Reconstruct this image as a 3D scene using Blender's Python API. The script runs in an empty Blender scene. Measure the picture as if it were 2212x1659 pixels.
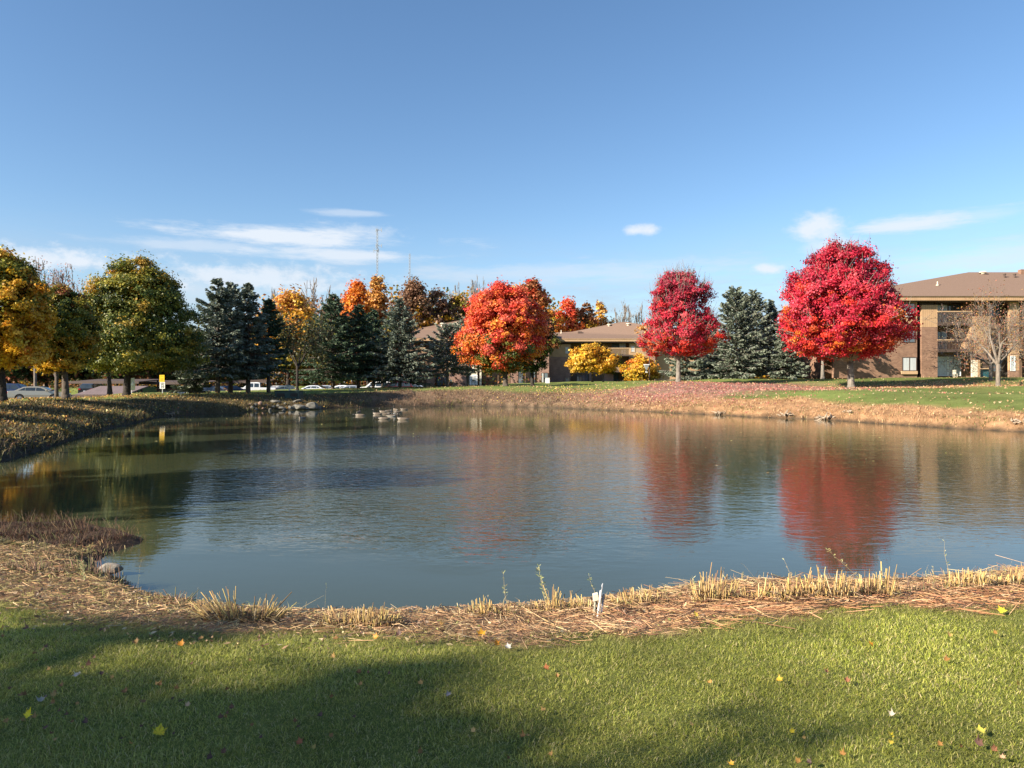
import bpy, bmesh, math, random
import numpy as np
from mathutils import Vector, Matrix, Euler

sc = bpy.context.scene
COL = sc.collection
R = math.radians
random.seed(7)
RNG = np.random.default_rng(7)

# ------------------------------------------------------------------ camera
CAMZ = 1.9
F = 1600.0                      # focal length in photo units (picture 2212 x 1659)
cam_d = bpy.data.cameras.new('camera')
cam_d.sensor_width = 36.0
cam_d.lens = 36.0 * F / 2212.0
cam_d.clip_start = 0.05
cam_d.clip_end = 6000
cam = bpy.data.objects.new('camera', cam_d)
COL.objects.link(cam)
cam.location = (0, 0, CAMZ)
cam.rotation_euler = (R(90), 0, 0)
sc.camera = cam

# ------------------------------------------------------------------ sun and sky
SUN_EL = R(27)
SDX, SDY = 0.88, 0.475          # the way the light travels over the ground
SUN_ROT = math.atan2(-SDX, -SDY)
sun_d = bpy.data.lights.new('sun', 'SUN')
sun_d.energy = 4.8
sun_d.angle = R(0.55)
sun_d.color = (1.0, 0.90, 0.74)
sun = bpy.data.objects.new('sun', sun_d)
COL.objects.link(sun)
sun.rotation_euler = Vector((SDX * math.cos(SUN_EL), SDY * math.cos(SUN_EL), -math.sin(SUN_EL))).to_track_quat('-Z', 'Y').to_euler()

world = bpy.data.worlds.new('World')
sc.world = world
world.use_nodes = True
wn, wl = world.node_tree.nodes, world.node_tree.links
wn.clear()
def N(nodes, t, **kw):
    n = nodes.new(t)
    for k, v in kw.items():
        if k in n.inputs: n.inputs[k].default_value = v
        else: setattr(n, k, v)
    return n
def math_node(nodes, links, op, a, b=None, c=None, clamp=False):
    n = nodes.new('ShaderNodeMath'); n.operation = op; n.use_clamp = clamp
    for i, x in enumerate((a, b, c)):
        if x is None: continue
        if isinstance(x, (int, float)): n.inputs[i].default_value = x
        else: links.new(x, n.inputs[i])
    return n.outputs[0]
sky = N(wn, 'ShaderNodeTexSky', sky_type='NISHITA', sun_disc=False, sun_elevation=SUN_EL, sun_rotation=SUN_ROT,
        altitude=200, air_density=1.0, dust_density=0.5, ozone_density=2.6)
tc = wn.new('ShaderNodeTexCoord')
sep = wn.new('ShaderNodeSeparateXYZ'); wl.new(tc.outputs['Generated'], sep.inputs[0])
M = lambda op, a, b=None, c=None, clamp=False: math_node(wn, wl, op, a, b, c, clamp)
az = M('ARCTAN2', sep.outputs[0], sep.outputs[1])          # bearing, 0 = north of the camera
el = M('ARCSINE', sep.outputs[2])
comb = wn.new('ShaderNodeCombineXYZ'); wl.new(az, comb.inputs[0]); wl.new(el, comb.inputs[1])
def cloud_noise(sx, sy, scale, detail, rough, off):
    mp = wn.new('ShaderNodeMapping'); wl.new(comb.outputs[0], mp.inputs[0])
    mp.inputs['Scale'].default_value = (sx, sy, 1); mp.inputs['Location'].default_value = (off, off * 0.37, 0)
    nz = N(wn, 'ShaderNodeTexNoise', Scale=scale, Detail=detail, Roughness=rough)
    wl.new(mp.outputs[0], nz.inputs['Vector'])
    return nz.outputs['Fac']
def smooth(x, a, b):
    n = wn.new('ShaderNodeMapRange'); n.interpolation_type = 'SMOOTHSTEP'
    wl.new(x, n.inputs[0]); n.inputs[1].default_value = a; n.inputs[2].default_value = b
    return n.outputs[0]
wisp = cloud_noise(1.0, 5.5, 9.0, 9, 0.66, 1.3)
puff = cloud_noise(1.0, 1.7, 34.0, 8, 0.62, 4.1)
def blob(u, v, wu, wv):
    a0 = math.atan((u - 1106) / F); e0 = math.atan((829.5 - v) / math.hypot(F, u - 1106))
    dx = M('MULTIPLY', M('SUBTRACT', az, a0), F / wu)
    dy = M('MULTIPLY', M('SUBTRACT', el, e0), F / wv)
    r2 = M('ADD', M('MULTIPLY', dx, dx), M('MULTIPLY', dy, dy))
    return M('POWER', 2.718, M('MULTIPLY', r2, -1.0))
acc = None
for (u, v, wu, wv, k, nz, lo, hi) in [
        (640, 512, 240, 22, 1.15, wisp, 0.30, 0.80), (760, 502, 95, 15, 0.5, puff, 0.40, 0.75), (450, 530, 150, 14, .5, wisp, .3, .8),
        (700, 550, 240, 15, 0.85, wisp, 0.35, 0.85),
        (560, 606, 230, 34, 0.85, puff, 0.20, 0.70), (90, 555, 130, 22, 0.95, puff, 0.30, 0.75), (420, 625, 120, 30, .4, wisp, .2, .8),
        (1388, 496, 40, 12, 1.4, puff, 0.30, 0.62), (1770, 492, 50, 30, 1.5, puff, 0.25, 0.62), (1795, 530, 55, 20, .7, puff, .3, .7),
        (1660, 580, 34, 11, 1.3, puff, 0.25, 0.65), (1990, 480, 140, 16, 0.9, wisp, 0.25, 0.85), (2120, 465, 70, 12, .4, wisp, .25, .8),
        (750, 460, 90, 7, 0.45, wisp, 0.35, 0.75), (2120, 560, 190, 30, 0.5, wisp, 0.2, 0.8), (1250, 590, 420, 26, .4, wisp, .15, .8)]:
    b = M('MULTIPLY', smooth(M('ADD', M('MULTIPLY', blob(u, v, wu * 1.15, wv * 1.2), 1.0), M('MULTIPLY', M('SUBTRACT', nz, .52), 1.3 if wu < 80 else 2.1)), .22, 1.05), M('MULTIPLY', smooth(blob(u, v, wu * 1.6, wv * 1.6), .03, .30), min(1.0, k * .95)))
    acc = b if acc is None else M('MAXIMUM', acc, b)
# pale sheet of cloud low over the horizon
low = M('MULTIPLY', smooth(el, R(11.0), R(4.5)), M('MULTIPLY_ADD', smooth(wisp, 0.2, 0.8), 0.55, 0.28))
low = M('MULTIPLY', low, smooth(el, R(-1), R(1)))
acc = M('MINIMUM', acc, 0.92, clamp=True)
band = M('MULTIPLY', smooth(el, R(13.0), R(2.5)), M('MULTIPLY_ADD', smooth(wisp, 0.32, 0.70), 0.62, 0.26), clamp=True)
hsv = N(wn, 'ShaderNodeHueSaturation', Hue=0.500, Saturation=1.10, Value=1.0); wl.new(sky.outputs[0], hsv.inputs['Color'])
mixb = wn.new('ShaderNodeMixRGB'); wl.new(band, mixb.inputs[0]); wl.new(hsv.outputs[0], mixb.inputs[1]); mixb.inputs[2].default_value = (2.75, 3.3, 4.1, 1)
mixc = wn.new('ShaderNodeMixRGB'); wl.new(acc, mixc.inputs[0]); wl.new(mixb.outputs[0], mixc.inputs[1])
mixc.inputs[2].default_value = (4.6, 4.95, 5.4, 1)
bg = wn.new('ShaderNodeBackground'); bg.inputs[1].default_value = 0.078
wl.new(mixc.outputs[0], bg.inputs[0])
wo = wn.new('ShaderNodeOutputWorld'); wl.new(bg.outputs[0], wo.inputs[0])

sc.view_settings.view_transform = 'Standard'
sc.view_settings.look = 'None'
sc.view_settings.exposure = 1.25
sc.view_settings.gamma = 1.0
sc.cycles.max_bounces = 6
sc.cycles.diffuse_bounces = 3
sc.cycles.transmission_bounces = 4
sc.cycles.caustics_reflective = False
sc.cycles.caustics_refractive = False

# ------------------------------------------------------------------ tagging and mesh helpers
def tag(o, label=None, cat=None, group=None, kind=None):
    if label: o['label'] = label
    if cat: o['category'] = cat
    if group: o['group'] = group
    if kind: o['kind'] = kind
    return o
def empty(name, loc, rz=0.0):
    o = bpy.data.objects.new(name, None); COL.objects.link(o)
    o.location = loc; o.rotation_euler = (0, 0, rz); o.empty_display_size = 0.3
    return o
def mesh_np(name, verts, faces, mat, parent=None, colors=None, smooth=False, loc=None):
    """verts (n,3); faces: list of arrays (m,k) of one size each"""
    me = bpy.data.meshes.new(name)
    verts = np.ascontiguousarray(verts, dtype=np.float32)
    me.vertices.add(len(verts)); me.vertices.foreach_set('co', verts.ravel())
    if not isinstance(faces, (list, tuple)): faces = [faces]
    faces = [np.asarray(f, dtype=np.int32) for f in faces if len(f)]
    tot = sum(f.size for f in faces); nf = sum(len(f) for f in faces)
    me.loops.add(tot); me.polygons.add(nf)
    me.loops.foreach_set('vertex_index', np.concatenate([f.ravel() for f in faces]))
    sizes = np.concatenate([np.full(len(f), f.shape[1], dtype=np.int32) for f in faces])
    starts = np.concatenate([[0], np.cumsum(sizes)[:-1]]).astype(np.int32)
    me.polygons.foreach_set('loop_start', starts)
    me.polygons.foreach_set('loop_total', sizes)
    if smooth: me.polygons.foreach_set('use_smooth', np.ones(nf, dtype=bool))
    if colors is not None:
        at = me.attributes.new('Col', 'FLOAT_COLOR', 'POINT')
        c = np.ones((len(verts), 4), dtype=np.float32); c[:, :3] = colors
        at.data.foreach_set('color', c.ravel())
    me.update(calc_edges=True)
    if mat is not None: me.materials.append(mat)
    o = bpy.data.objects.new(name, me); COL.objects.link(o)
    if parent is not None: o.parent = parent
    if loc is not None: o.location = loc
    return o
class MB:
    """collects boxes, tubes and polygons, built as one mesh object"""
    def __init__(s): s.v = []; s.f = []
    def add(s, vs, fs):
        b = len(s.v); s.v += [tuple(v) for v in vs]; s.f += [tuple(i + b for i in f) for f in fs]; return s
    def box(s, x0, x1, y0, y1, z0, z1):
        return s.add([(x0,y0,z0),(x1,y0,z0),(x1,y1,z0),(x0,y1,z0),(x0,y0,z1),(x1,y0,z1),(x1,y1,z1),(x0,y1,z1)],
                     [(0,3,2,1),(4,5,6,7),(0,1,5,4),(1,2,6,5),(2,3,7,6),(3,0,4,7)])
    def tube(s, p0, p1, r0, r1=None, n=10):
        r1 = r0 if r1 is None else r1
        p0 = Vector(p0); p1 = Vector(p1); d = (p1 - p0).normalized()
        a = d.orthogonal().normalized(); b = d.cross(a)
        vs = []
        for p, r in ((p0, r0), (p1, r1)):
            for k in range(n):
                t = 2 * math.pi * k / n
                vs.append(p + a * (r * math.cos(t)) + b * (r * math.sin(t)))
        fs = [(k, (k + 1) % n, n + (k + 1) % n, n + k) for k in range(n)]
        fs += [tuple(range(n - 1, -1, -1)), tuple(range(n, 2 * n))]
        return s.add(vs, fs)
    def poly_path(s, pts, radii, n=8):
        for i in range(len(pts) - 1): s.tube(pts[i], pts[i + 1], radii[i], radii[i + 1], n)
        return s
    def build(s, name, mat, parent=None, bevel=0.0, smooth=False, loc=None):
        me = bpy.data.meshes.new(name); me.from_pydata(s.v, [], s.f); me.update()
        if mat is not None: me.materials.append(mat)
        bm = bmesh.new(); bm.from_mesh(me)
        if bevel > 0:
            bmesh.ops.bevel(bm, geom=[e for e in bm.edges if e.is_manifold and e.calc_face_angle(0) > 0.5], offset=bevel, segments=2, affect='EDGES', profile=0.5)
        bmesh.ops.recalc_face_normals(bm, faces=bm.faces)
        bm.to_mesh(me); bm.free()
        if smooth:
            for p in me.polygons: p.use_smooth = True
        o = bpy.data.objects.new(name, me); COL.objects.link(o)
        if parent is not None: o.parent = parent
        if loc is not None: o.location = loc
        return o
def copy_tree(o, parent=None):
    c = o.copy(); COL.objects.link(c)
    if parent is not None: c.parent = parent
    for ch in [x for x in bpy.data.objects if x.parent == o]:
        copy_tree(ch, c)
    return c

# ------------------------------------------------------------------ materials
MATS = {}
def new_mat(name):
    m = bpy.data.materials.new(name); m.use_nodes = True
    m.node_tree.nodes.clear()
    return m, m.node_tree.nodes, m.node_tree.links
def simple(name, col, rough=0.6, metal=0.0, var=0.15, scale=6.0, bump=0.0, spec=0.5, coat=0.0, stretch=(1, 1, 1)):
    """painted / plain surface with a little procedural unevenness"""
    if name in MATS: return MATS[name]
    m, n, l = new_mat(name)
    p = n.new('ShaderNodeBsdfPrincipled'); out = n.new('ShaderNodeOutputMaterial'); l.new(p.outputs[0], out.inputs[0])
    t = n.new('ShaderNodeTexCoord'); mp = n.new('ShaderNodeMapping'); l.new(t.outputs['Object'], mp.inputs[0]); mp.inputs['Scale'].default_value = stretch
    nz = N(n, 'ShaderNodeTexNoise', Scale=scale, Detail=6.0, Roughness=0.65); l.new(mp.outputs[0], nz.inputs['Vector'])
    cr = n.new('ShaderNodeValToRGB'); l.new(nz.outputs['Fac'], cr.inputs[0])
    cr.color_ramp.elements[0].position = 0.3; cr.color_ramp.elements[1].position = 0.7
    cr.color_ramp.elements[0].color = tuple(c * (1 - var) for c in col) + (1,)
    cr.color_ramp.elements[1].color = tuple(min(1, c * (1 + var)) for c in col) + (1,)
    l.new(cr.outputs[0], p.inputs['Base Color'])
    p.inputs['Roughness'].default_value = rough; p.inputs['Metallic'].default_value = metal
    p.inputs['Specular IOR Level'].default_value = spec; p.inputs['Coat Weight'].default_value = coat
    if bump > 0:
        b = N(n, 'ShaderNodeBump', Strength=1.0, Distance=bump); l.new(nz.outputs['Fac'], b.inputs['Height']); l.new(b.outputs[0], p.inputs['Normal'])
    MATS[name] = m
    return m
def attr_mat(name, trans=0.25, rough=0.55, spec=0.25, noise=0.0):
    """per-leaf / per-stalk colours held in the mesh"""
    m, n, l = new_mat(name)
    a = n.new('ShaderNodeAttribute'); a.attribute_name = 'Col'
    p = n.new('ShaderNodeBsdfPrincipled'); p.inputs['Roughness'].default_value = rough; p.inputs['Specular IOR Level'].default_value = spec
    l.new(a.outputs['Color'], p.inputs['Base Color'])
    tr = n.new('ShaderNodeBsdfTranslucent'); l.new(a.outputs['Color'], tr.inputs[0])
    mx = n.new('ShaderNodeMixShader'); mx.inputs[0].default_value = trans
    l.new(p.outputs[0], mx.inputs[1]); l.new(tr.outputs[0], mx.inputs[2])
    out = n.new('ShaderNodeOutputMaterial'); l.new(mx.outputs[0], out.inputs[0])
    return m
M_LEAF = attr_mat('leaf', 0.28, 0.5, 0.3)
M_NEEDLE = attr_mat('needle', 0.08, 0.6, 0.25)
M_STALK = attr_mat('dry_stalk', 0.12, 0.6, 0.25)
M_BLADE = attr_mat('grass_blade', 0.40, 0.5, 0.30)
M_GOOSE = attr_mat('feather', 0.0, 0.7, 0.2)
def bark_mat(name, col, scale=9.0):
    return simple(name, col, rough=0.9, var=0.4, scale=scale, bump=0.03, spec=0.1, stretch=(1, 1, 0.25))
M_BARK = bark_mat('bark', (0.105, 0.085, 0.070))
M_BARK_G = bark_mat('grey_bark', (0.21, 0.185, 0.155))
M_BARK_D = bark_mat('dark_bark', (0.05, 0.042, 0.036))
M_TWIG = bark_mat('twig_bark', (0.20, 0.165, 0.135))
M_TWIG_P = bark_mat('pinkish_twig_bark', (0.34, 0.20, 0.17))

# ------------------------------------------------------------------ the lie of the land
def W(u, v, d): return ((u - 1106) / F * d, d, CAMZ - (v - 829.5) / F * d)
def X(u, d): return (u - 1106) / F * d
def shore_pt(u, v):
    d = CAMZ * F / (v - 829.5); return (X(u, d), d)
POND = np.array([shore_pt(u, v) for u, v in [
    (310, 1163), (304, 1174), (235, 1196), (204, 1216), (212, 1240), (262, 1262), (330, 1297), (420, 1318), (520, 1330), (620, 1338), (830, 1344), (900, 1340), (1000, 1335),
    (1106, 1330), (1200, 1322), (1280, 1312), (1400, 1297), (1520, 1282), (1650, 1278), (1800, 1280), (1950, 1274), (2060, 1262), (2212, 1242),
    (2700, 1195)]] + [(13.5, 10.5), (21, 12), (26, 17), (23.5, 25)] + [shore_pt(u, v) for u, v in [
    (2260, 937), (2212, 933), (2050, 925), (1900, 915), (1800, 908), (1700, 903), (1620, 901), (1550, 896), (1470, 893), (1400, 889), (1300, 886), (1200, 881), (1106, 878.5), (1000, 877), (900, 878.5),
    (800, 880), (720, 882), (690, 884.5), (600, 886), (540, 888), (520, 893), (450, 894), (400, 897), (345, 901), (300, 912), (250, 923), (200, 936), (150, 952), (85, 974), (40, 988), (0, 1000)]]
    + [(-13.6, 16), (-14, 13), (-12.5, 11.2)] + [shore_pt(u, v) for u, v in [(-200, 1122), (0, 1131), (100, 1130), (190, 1134), (260, 1146)]])
LOT = np.array([(-95, 28), (-36, 42), (-33, 52), (-39, 64), (-38, 72), (-30, 82), (-16, 92), (-6, 97), (-6, 113), (-95, 116)])
LOT_Z = 0.22
def signed_dist(P, poly):
    """positive outside"""
    x, y = P[:, 0], P[:, 1]
    best = np.full(len(P), 1e18); inside = np.zeros(len(P), dtype=bool)
    n = len(poly)
    for i in range(n):
        a, b = poly[i], poly[(i + 1) % n]
        e = b - a; w = P - a
        t = np.clip((w @ e) / (e @ e), 0, 1)
        q = w - t[:, None] * e
        best = np.minimum(best, (q ** 2).sum(1))
        c = ((a[1] > y) != (b[1] > y)) & (x < (b[0] - a[0]) * (y - a[1]) / (b[1] - a[1] + 1e-12) + a[0])
        inside ^= c
    return np.where(inside, -1, 1) * np.sqrt(best)
CP = [(-26, 20, 1.0), (-32, 32, 1.0), (32, 20, 1.1), (44, 32, 1.35), (0, 160, 2.0), (-90, 160, .8), (80, 150, 3.2), (0, 250, 3), (150, 100, 3), (-150, 100, 1)]
for (u, v, d) in [(0, 880, 30), (100, 871, 37), (142, 862, 44), (200, 862, 46), (273, 857, 50), (349, 855, 57), (391, 854, 58), (450, 850, 60), (490, 848.5, 62),
                  (537, 850, 64), (620, 853, 62), (700, 845, 69), (760, 841, 74), (860, 838, 78), (967, 835, 84), (1092, 834, 75), (1200, 830, 92), (1280, 825.5, 104),
                  (1380, 824, 104), (1100, 832, 118), (950, 834, 118), (1280, 824, 120), (1400, 822.5, 76), (1465, 824.5, 66), (1500, 846, 53), (1586, 818, 80), (1670, 817, 86), (1777, 818.5, 76),
                  (1839, 838.5, 61), (1700, 842, 54), (1950, 815.5, 78), (2100, 815.5, 76), (2300, 815, 76), (2156, 834, 56), (2144, 821.5, 66), (2212, 852, 46),
                  (1320, 843, 66), (1250, 835, 80), (1600, 829, 66), (1750, 824, 70), (1900, 824, 69), (1990, 838, 57), (2212, 826, 62)]:
    x, y, z = W(u, v, d); CP.append((x, y, z))
CP = np.array(CP)
NEAR = np.array([(-4, 4, .42), (0, 3, .40), (4, 4, .42), (0, -6, .50), (-12, 4, .55), (12, 4, .5), (-9, 8.5, .30), (-14, -10, .6), (14, -10, .6), (14, 8, .5)])
def hash_noise(P, scale, seed=0):
    """cheap smooth value noise in numpy"""
    p = P[:, :2] / scale
    i = np.floor(p).astype(np.int64); f = p - i; f = f * f * (3 - 2 * f)
    def h(a, b):
        n = (a * 374761393 + b * 668265263 + seed * 974711) & 0xffffffff
        n = ((n ^ (n >> 13)) * 1274126177) & 0xffffffff
        return ((n ^ (n >> 16)) & 0xffff) / 65535.0
    a = h(i[:, 0], i[:, 1]); b = h(i[:, 0] + 1, i[:, 1]); c = h(i[:, 0], i[:, 1] + 1); d = h(i[:, 0] + 1, i[:, 1] + 1)
    return (a * (1 - f[:, 0]) + b * f[:, 0]) * (1 - f[:, 1]) + (c * (1 - f[:, 0]) + d * f[:, 0]) * f[:, 1]
def idw(P, C, soft):
    num = np.zeros(len(P)); den = np.zeros(len(P))
    for cx, cy, cz in C:
        w = 1.0 / (((P[:, 0] - cx) ** 2 + (P[:, 1] - cy) ** 2) + soft) ** 2
        num += w * cz; den += w
    return num / den
def sstep(x, a, b):
    t = np.clip((x - a) / (b - a), 0, 1); return t * t * (3 - 2 * t)
def height(P, s=None):
    P = np.asarray(P, dtype=np.float64)
    if s is None: s = signed_dist(P, POND)
    far = sstep(P[:, 1], 9.5, 16)
    Z = idw(P, CP, 6.0) * far + idw(P, NEAR, 2.0) * (1 - far)
    wdt = 1.9 * (1 - far) + 7.0 * far
    wdt = np.where(P[:, 0] < -9, np.minimum(wdt, 5.0), wdt)
    lip = 0.10 * (1 - far) + 0.26 * far
    t = np.clip(s / wdt, 0, 1)
    z = lip * sstep(s, -0.05, 0.35 + .3 * far) + (Z - lip) * (t * (1.35 - .35 * t))
    z += (hash_noise(P, 0.55, 3) - .5) * 0.06 * sstep(s, 0, .3) * (1 - t * .8) * (1 - .5 * (1 - far))
    z += (hash_noise(P, 1.7, 5) - .5) * 0.10 * sstep(s, 0, 1) * far * (1 - t * .6)
    z = np.where(s < 0, np.maximum(-0.7, s * 0.55), z)
    # the spit of low marsh on the left lies almost level with the water
    sp = (P[:, 1] > 7.8) & (P[:, 1] < 12) & (P[:, 0] < -3.5) & (P[:, 0] > -16) & (s > 0)
    z = np.where(sp, np.minimum(z, 0.035 + 0.11 * (hash_noise(P, .22, 8) * .5 + hash_noise(P, .55, 9) * .5 - .38)), z)
    sl = signed_dist(P, LOT)
    k = sstep(sl, 0.0, 5.0)
    return z * k + LOT_Z * (1 - k)
def ground_hit(u, v, d0=2.5, d1=110.0, lift=0.0):
    """first point of the ground or water seen along the ray through that place"""
    d = np.exp(np.linspace(math.log(d0), math.log(d1), 2600))
    x = (u - 1106) / F * d; zr = CAMZ - (v - 829.5) / F * d
    P = np.stack([x, d], 1); zg = np.maximum(height(P), 0.0) + lift
    i = np.argmax(zr <= zg)
    return float(x[i]), float(d[i]), float(zg[i])
def H(x, y): return float(height(np.array([[x, y]]))[0])
# ------------------------------------------------------------------ ground sheet
def ground_color(P, s):
    far = sstep(P[:, 1], 9.5, 16)
    n1 = hash_noise(P, 0.25, 11); n2 = hash_noise(P, 1.1, 12); n3 = hash_noise(P, 4.5, 13); n4 = hash_noise(P, 0.09, 14)
    lawn_near = np.array([.19, .205, .050]); lawn_far = np.array([.155, .200, .050])
    lawn = lawn_near[None] * (1 - far)[:, None] + lawn_far[None] * far[:, None]
    lawn = lawn * (0.75 + .5 * n3)[:, None] * (.85 + .3 * n2)[:, None]
    dry = np.array([.22, .19, .075])
    lawn = lawn * (1 - (.35 * n2 * far))[:, None] + dry * (.35 * n2 * far)[:, None]
    straw = np.array([.34, .205, .115]) * (.55 + .8 * n1)[:, None]
    mud = np.array([.055, .042, .030]) * (.7 + .6 * n4)[:, None]
    wl_ = 1.75 - .24 * sstep(-P[:, 0], -1.6, .4) - .22 * sstep(-P[:, 0], 1.6, 3.2) + (n2 - .5) * .5 + (n1 - .5) * .3
    x, y = P[:, 0], P[:, 1]
    right = sstep(x, -6, 6)
    wf = 4.6 * right - 1.5 * sstep(P[:, 0], 13, 19) + 5.2 * (1 - right) + (n3 - .5) * 2.2 + (n2 - .5) * 1.2
    wst = wl_ * (1 - far) + wf * far
    k = sstep(s, wst - .25 - .6 * far, wst + .25 + .6 * far)[:, None]
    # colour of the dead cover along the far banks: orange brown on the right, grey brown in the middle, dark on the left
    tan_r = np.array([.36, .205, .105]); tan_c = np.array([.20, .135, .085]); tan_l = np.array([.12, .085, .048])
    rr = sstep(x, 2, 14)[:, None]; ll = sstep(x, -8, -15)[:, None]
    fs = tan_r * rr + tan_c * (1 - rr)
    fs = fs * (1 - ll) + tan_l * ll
    # leaf litter: pinkish under the crimson maple, tan below the big one
    fs = fs * (.6 + .8 * n1)[:, None]
    straw = straw * (1 - far)[:, None] + fs * far[:, None]
    c = straw * (1 - k) + lawn * k
    px, py = 22.0, 62.0
    d1 = np.exp(-(((x - 17.5) / 9.5) ** 2 + ((y - 60) / 8.0) ** 2)) * far
    pk = np.clip(d1 * 2.2 * (.5 + n2) * sstep(s, 1, 2.5) - .25, 0, .85)[:, None]
    c = c * (1 - pk) + np.array([.33, .17, .145]) * (.65 + .7 * n1)[:, None] * pk
    d2 = np.exp(-(((x - 34) / 7.0) ** 2 + ((y - 59) / 4.5) ** 2)) * far
    pk = np.clip(d2 * 1.3 * (.4 + n2) - .1, 0, .7)[:, None]
    c = c * (1 - pk) + np.array([.40, .24, .11]) * (.65 + .7 * n1)[:, None] * pk
    m = (1 - sstep(s, 0.0, .35 + .5 * far * (x < -2)))[:, None]
    c = c * (1 - m) + mud * m
    sp = ((y > 8.0) & (y < 12) & (x < -3.5) & (x > -16))[:, None]
    c = np.where(sp, mud * .8 + np.array([.03, .015, .01]), c)
    # leaf mould under the trees of the left bank and round the car park
    lt = (sstep(-x, 14, 20) * sstep(y, 40, 50) * (y < 60))[:, None] * 0.25 * n3[:, None]
    c = c * (1 - lt) + np.array([.25, .17, .04]) * lt
    far_c = sstep(y, 118, 140)[:, None]
    c = c * (1 - far_c) + np.array([.13, .09, .04]) * far_c
    return np.clip(c, .01, .9)
def build_ground():
    rr = np.concatenate([[0.02, .3, .7, 1.2], np.exp(np.linspace(math.log(1.6), math.log(150), 400)), np.exp(np.linspace(math.log(160), math.log(4200), 30))])
    aa = np.concatenate([np.linspace(-180, -46, 68)[:-1], np.linspace(-46, 46, 369), np.linspace(46, 180, 68)[1:-1]])
    na = len(aa); A, Rr = np.meshgrid(np.radians(aa), rr)
    P = np.stack([(Rr * np.sin(A)).ravel(), (Rr * np.cos(A)).ravel()], 1)
    s = signed_dist(P, POND)
    z = height(P, s)
    c = ground_color(P, s)
    i = np.arange(len(rr) - 1)[:, None] * na + np.arange(na)[None]
    j = np.arange(len(rr) - 1)[:, None] * na + (np.arange(na)[None] + 1) % na
    f = np.stack([i.ravel(), j.ravel(), (j + na).ravel(), (i + na).ravel()], 1)[:, ::-1]
    m, n, l = new_mat('earth_and_turf')
    a = n.new('ShaderNodeAttribute'); a.attribute_name = 'Col'
    t = n.new('ShaderNodeTexCoord')
    nz = N(n, 'ShaderNodeTexNoise', Scale=9.0, Detail=8.0, Roughness=0.75); l.new(t.outputs['Object'], nz.inputs['Vector'])
    nz2 = N(n, 'ShaderNodeTexNoise', Scale=1.6, Detail=6.0, Roughness=0.7); l.new(t.outputs['Object'], nz2.inputs['Vector'])
    f1 = math_node(n, l, 'MULTIPLY_ADD', nz.outputs['Fac'], 1.6, 0.2)
    f2 = math_node(n, l, 'MULTIPLY_ADD', nz2.outputs['Fac'], 0.9, 0.55)
    ff = math_node(n, l, 'MULTIPLY', f1, f2)
    mv = n.new('ShaderNodeVectorMath'); mv.operation = 'SCALE'; l.new(a.outputs['Color'], mv.inputs[0]); l.new(ff, mv.inputs['Scale'])
    p = n.new('ShaderNodeBsdfPrincipled'); l.new(mv.outputs[0], p.inputs['Base Color']); p.inputs['Roughness'].default_value = .95; p.inputs['Specular IOR Level'].default_value = .1
    b = N(n, 'ShaderNodeBump', Strength=1.0, Distance=0.05); l.new(nz.outputs['Fac'], b.inputs['Height']); l.new(b.outputs[0], p.inputs['Normal'])
    out = n.new('ShaderNodeOutputMaterial'); l.new(p.outputs[0], out.inputs[0])
    o = mesh_np('ground', np.column_stack([P, z]), f, m, colors=c, smooth=True)
    tag(o, kind='structure')
    return o
build_ground()

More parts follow.
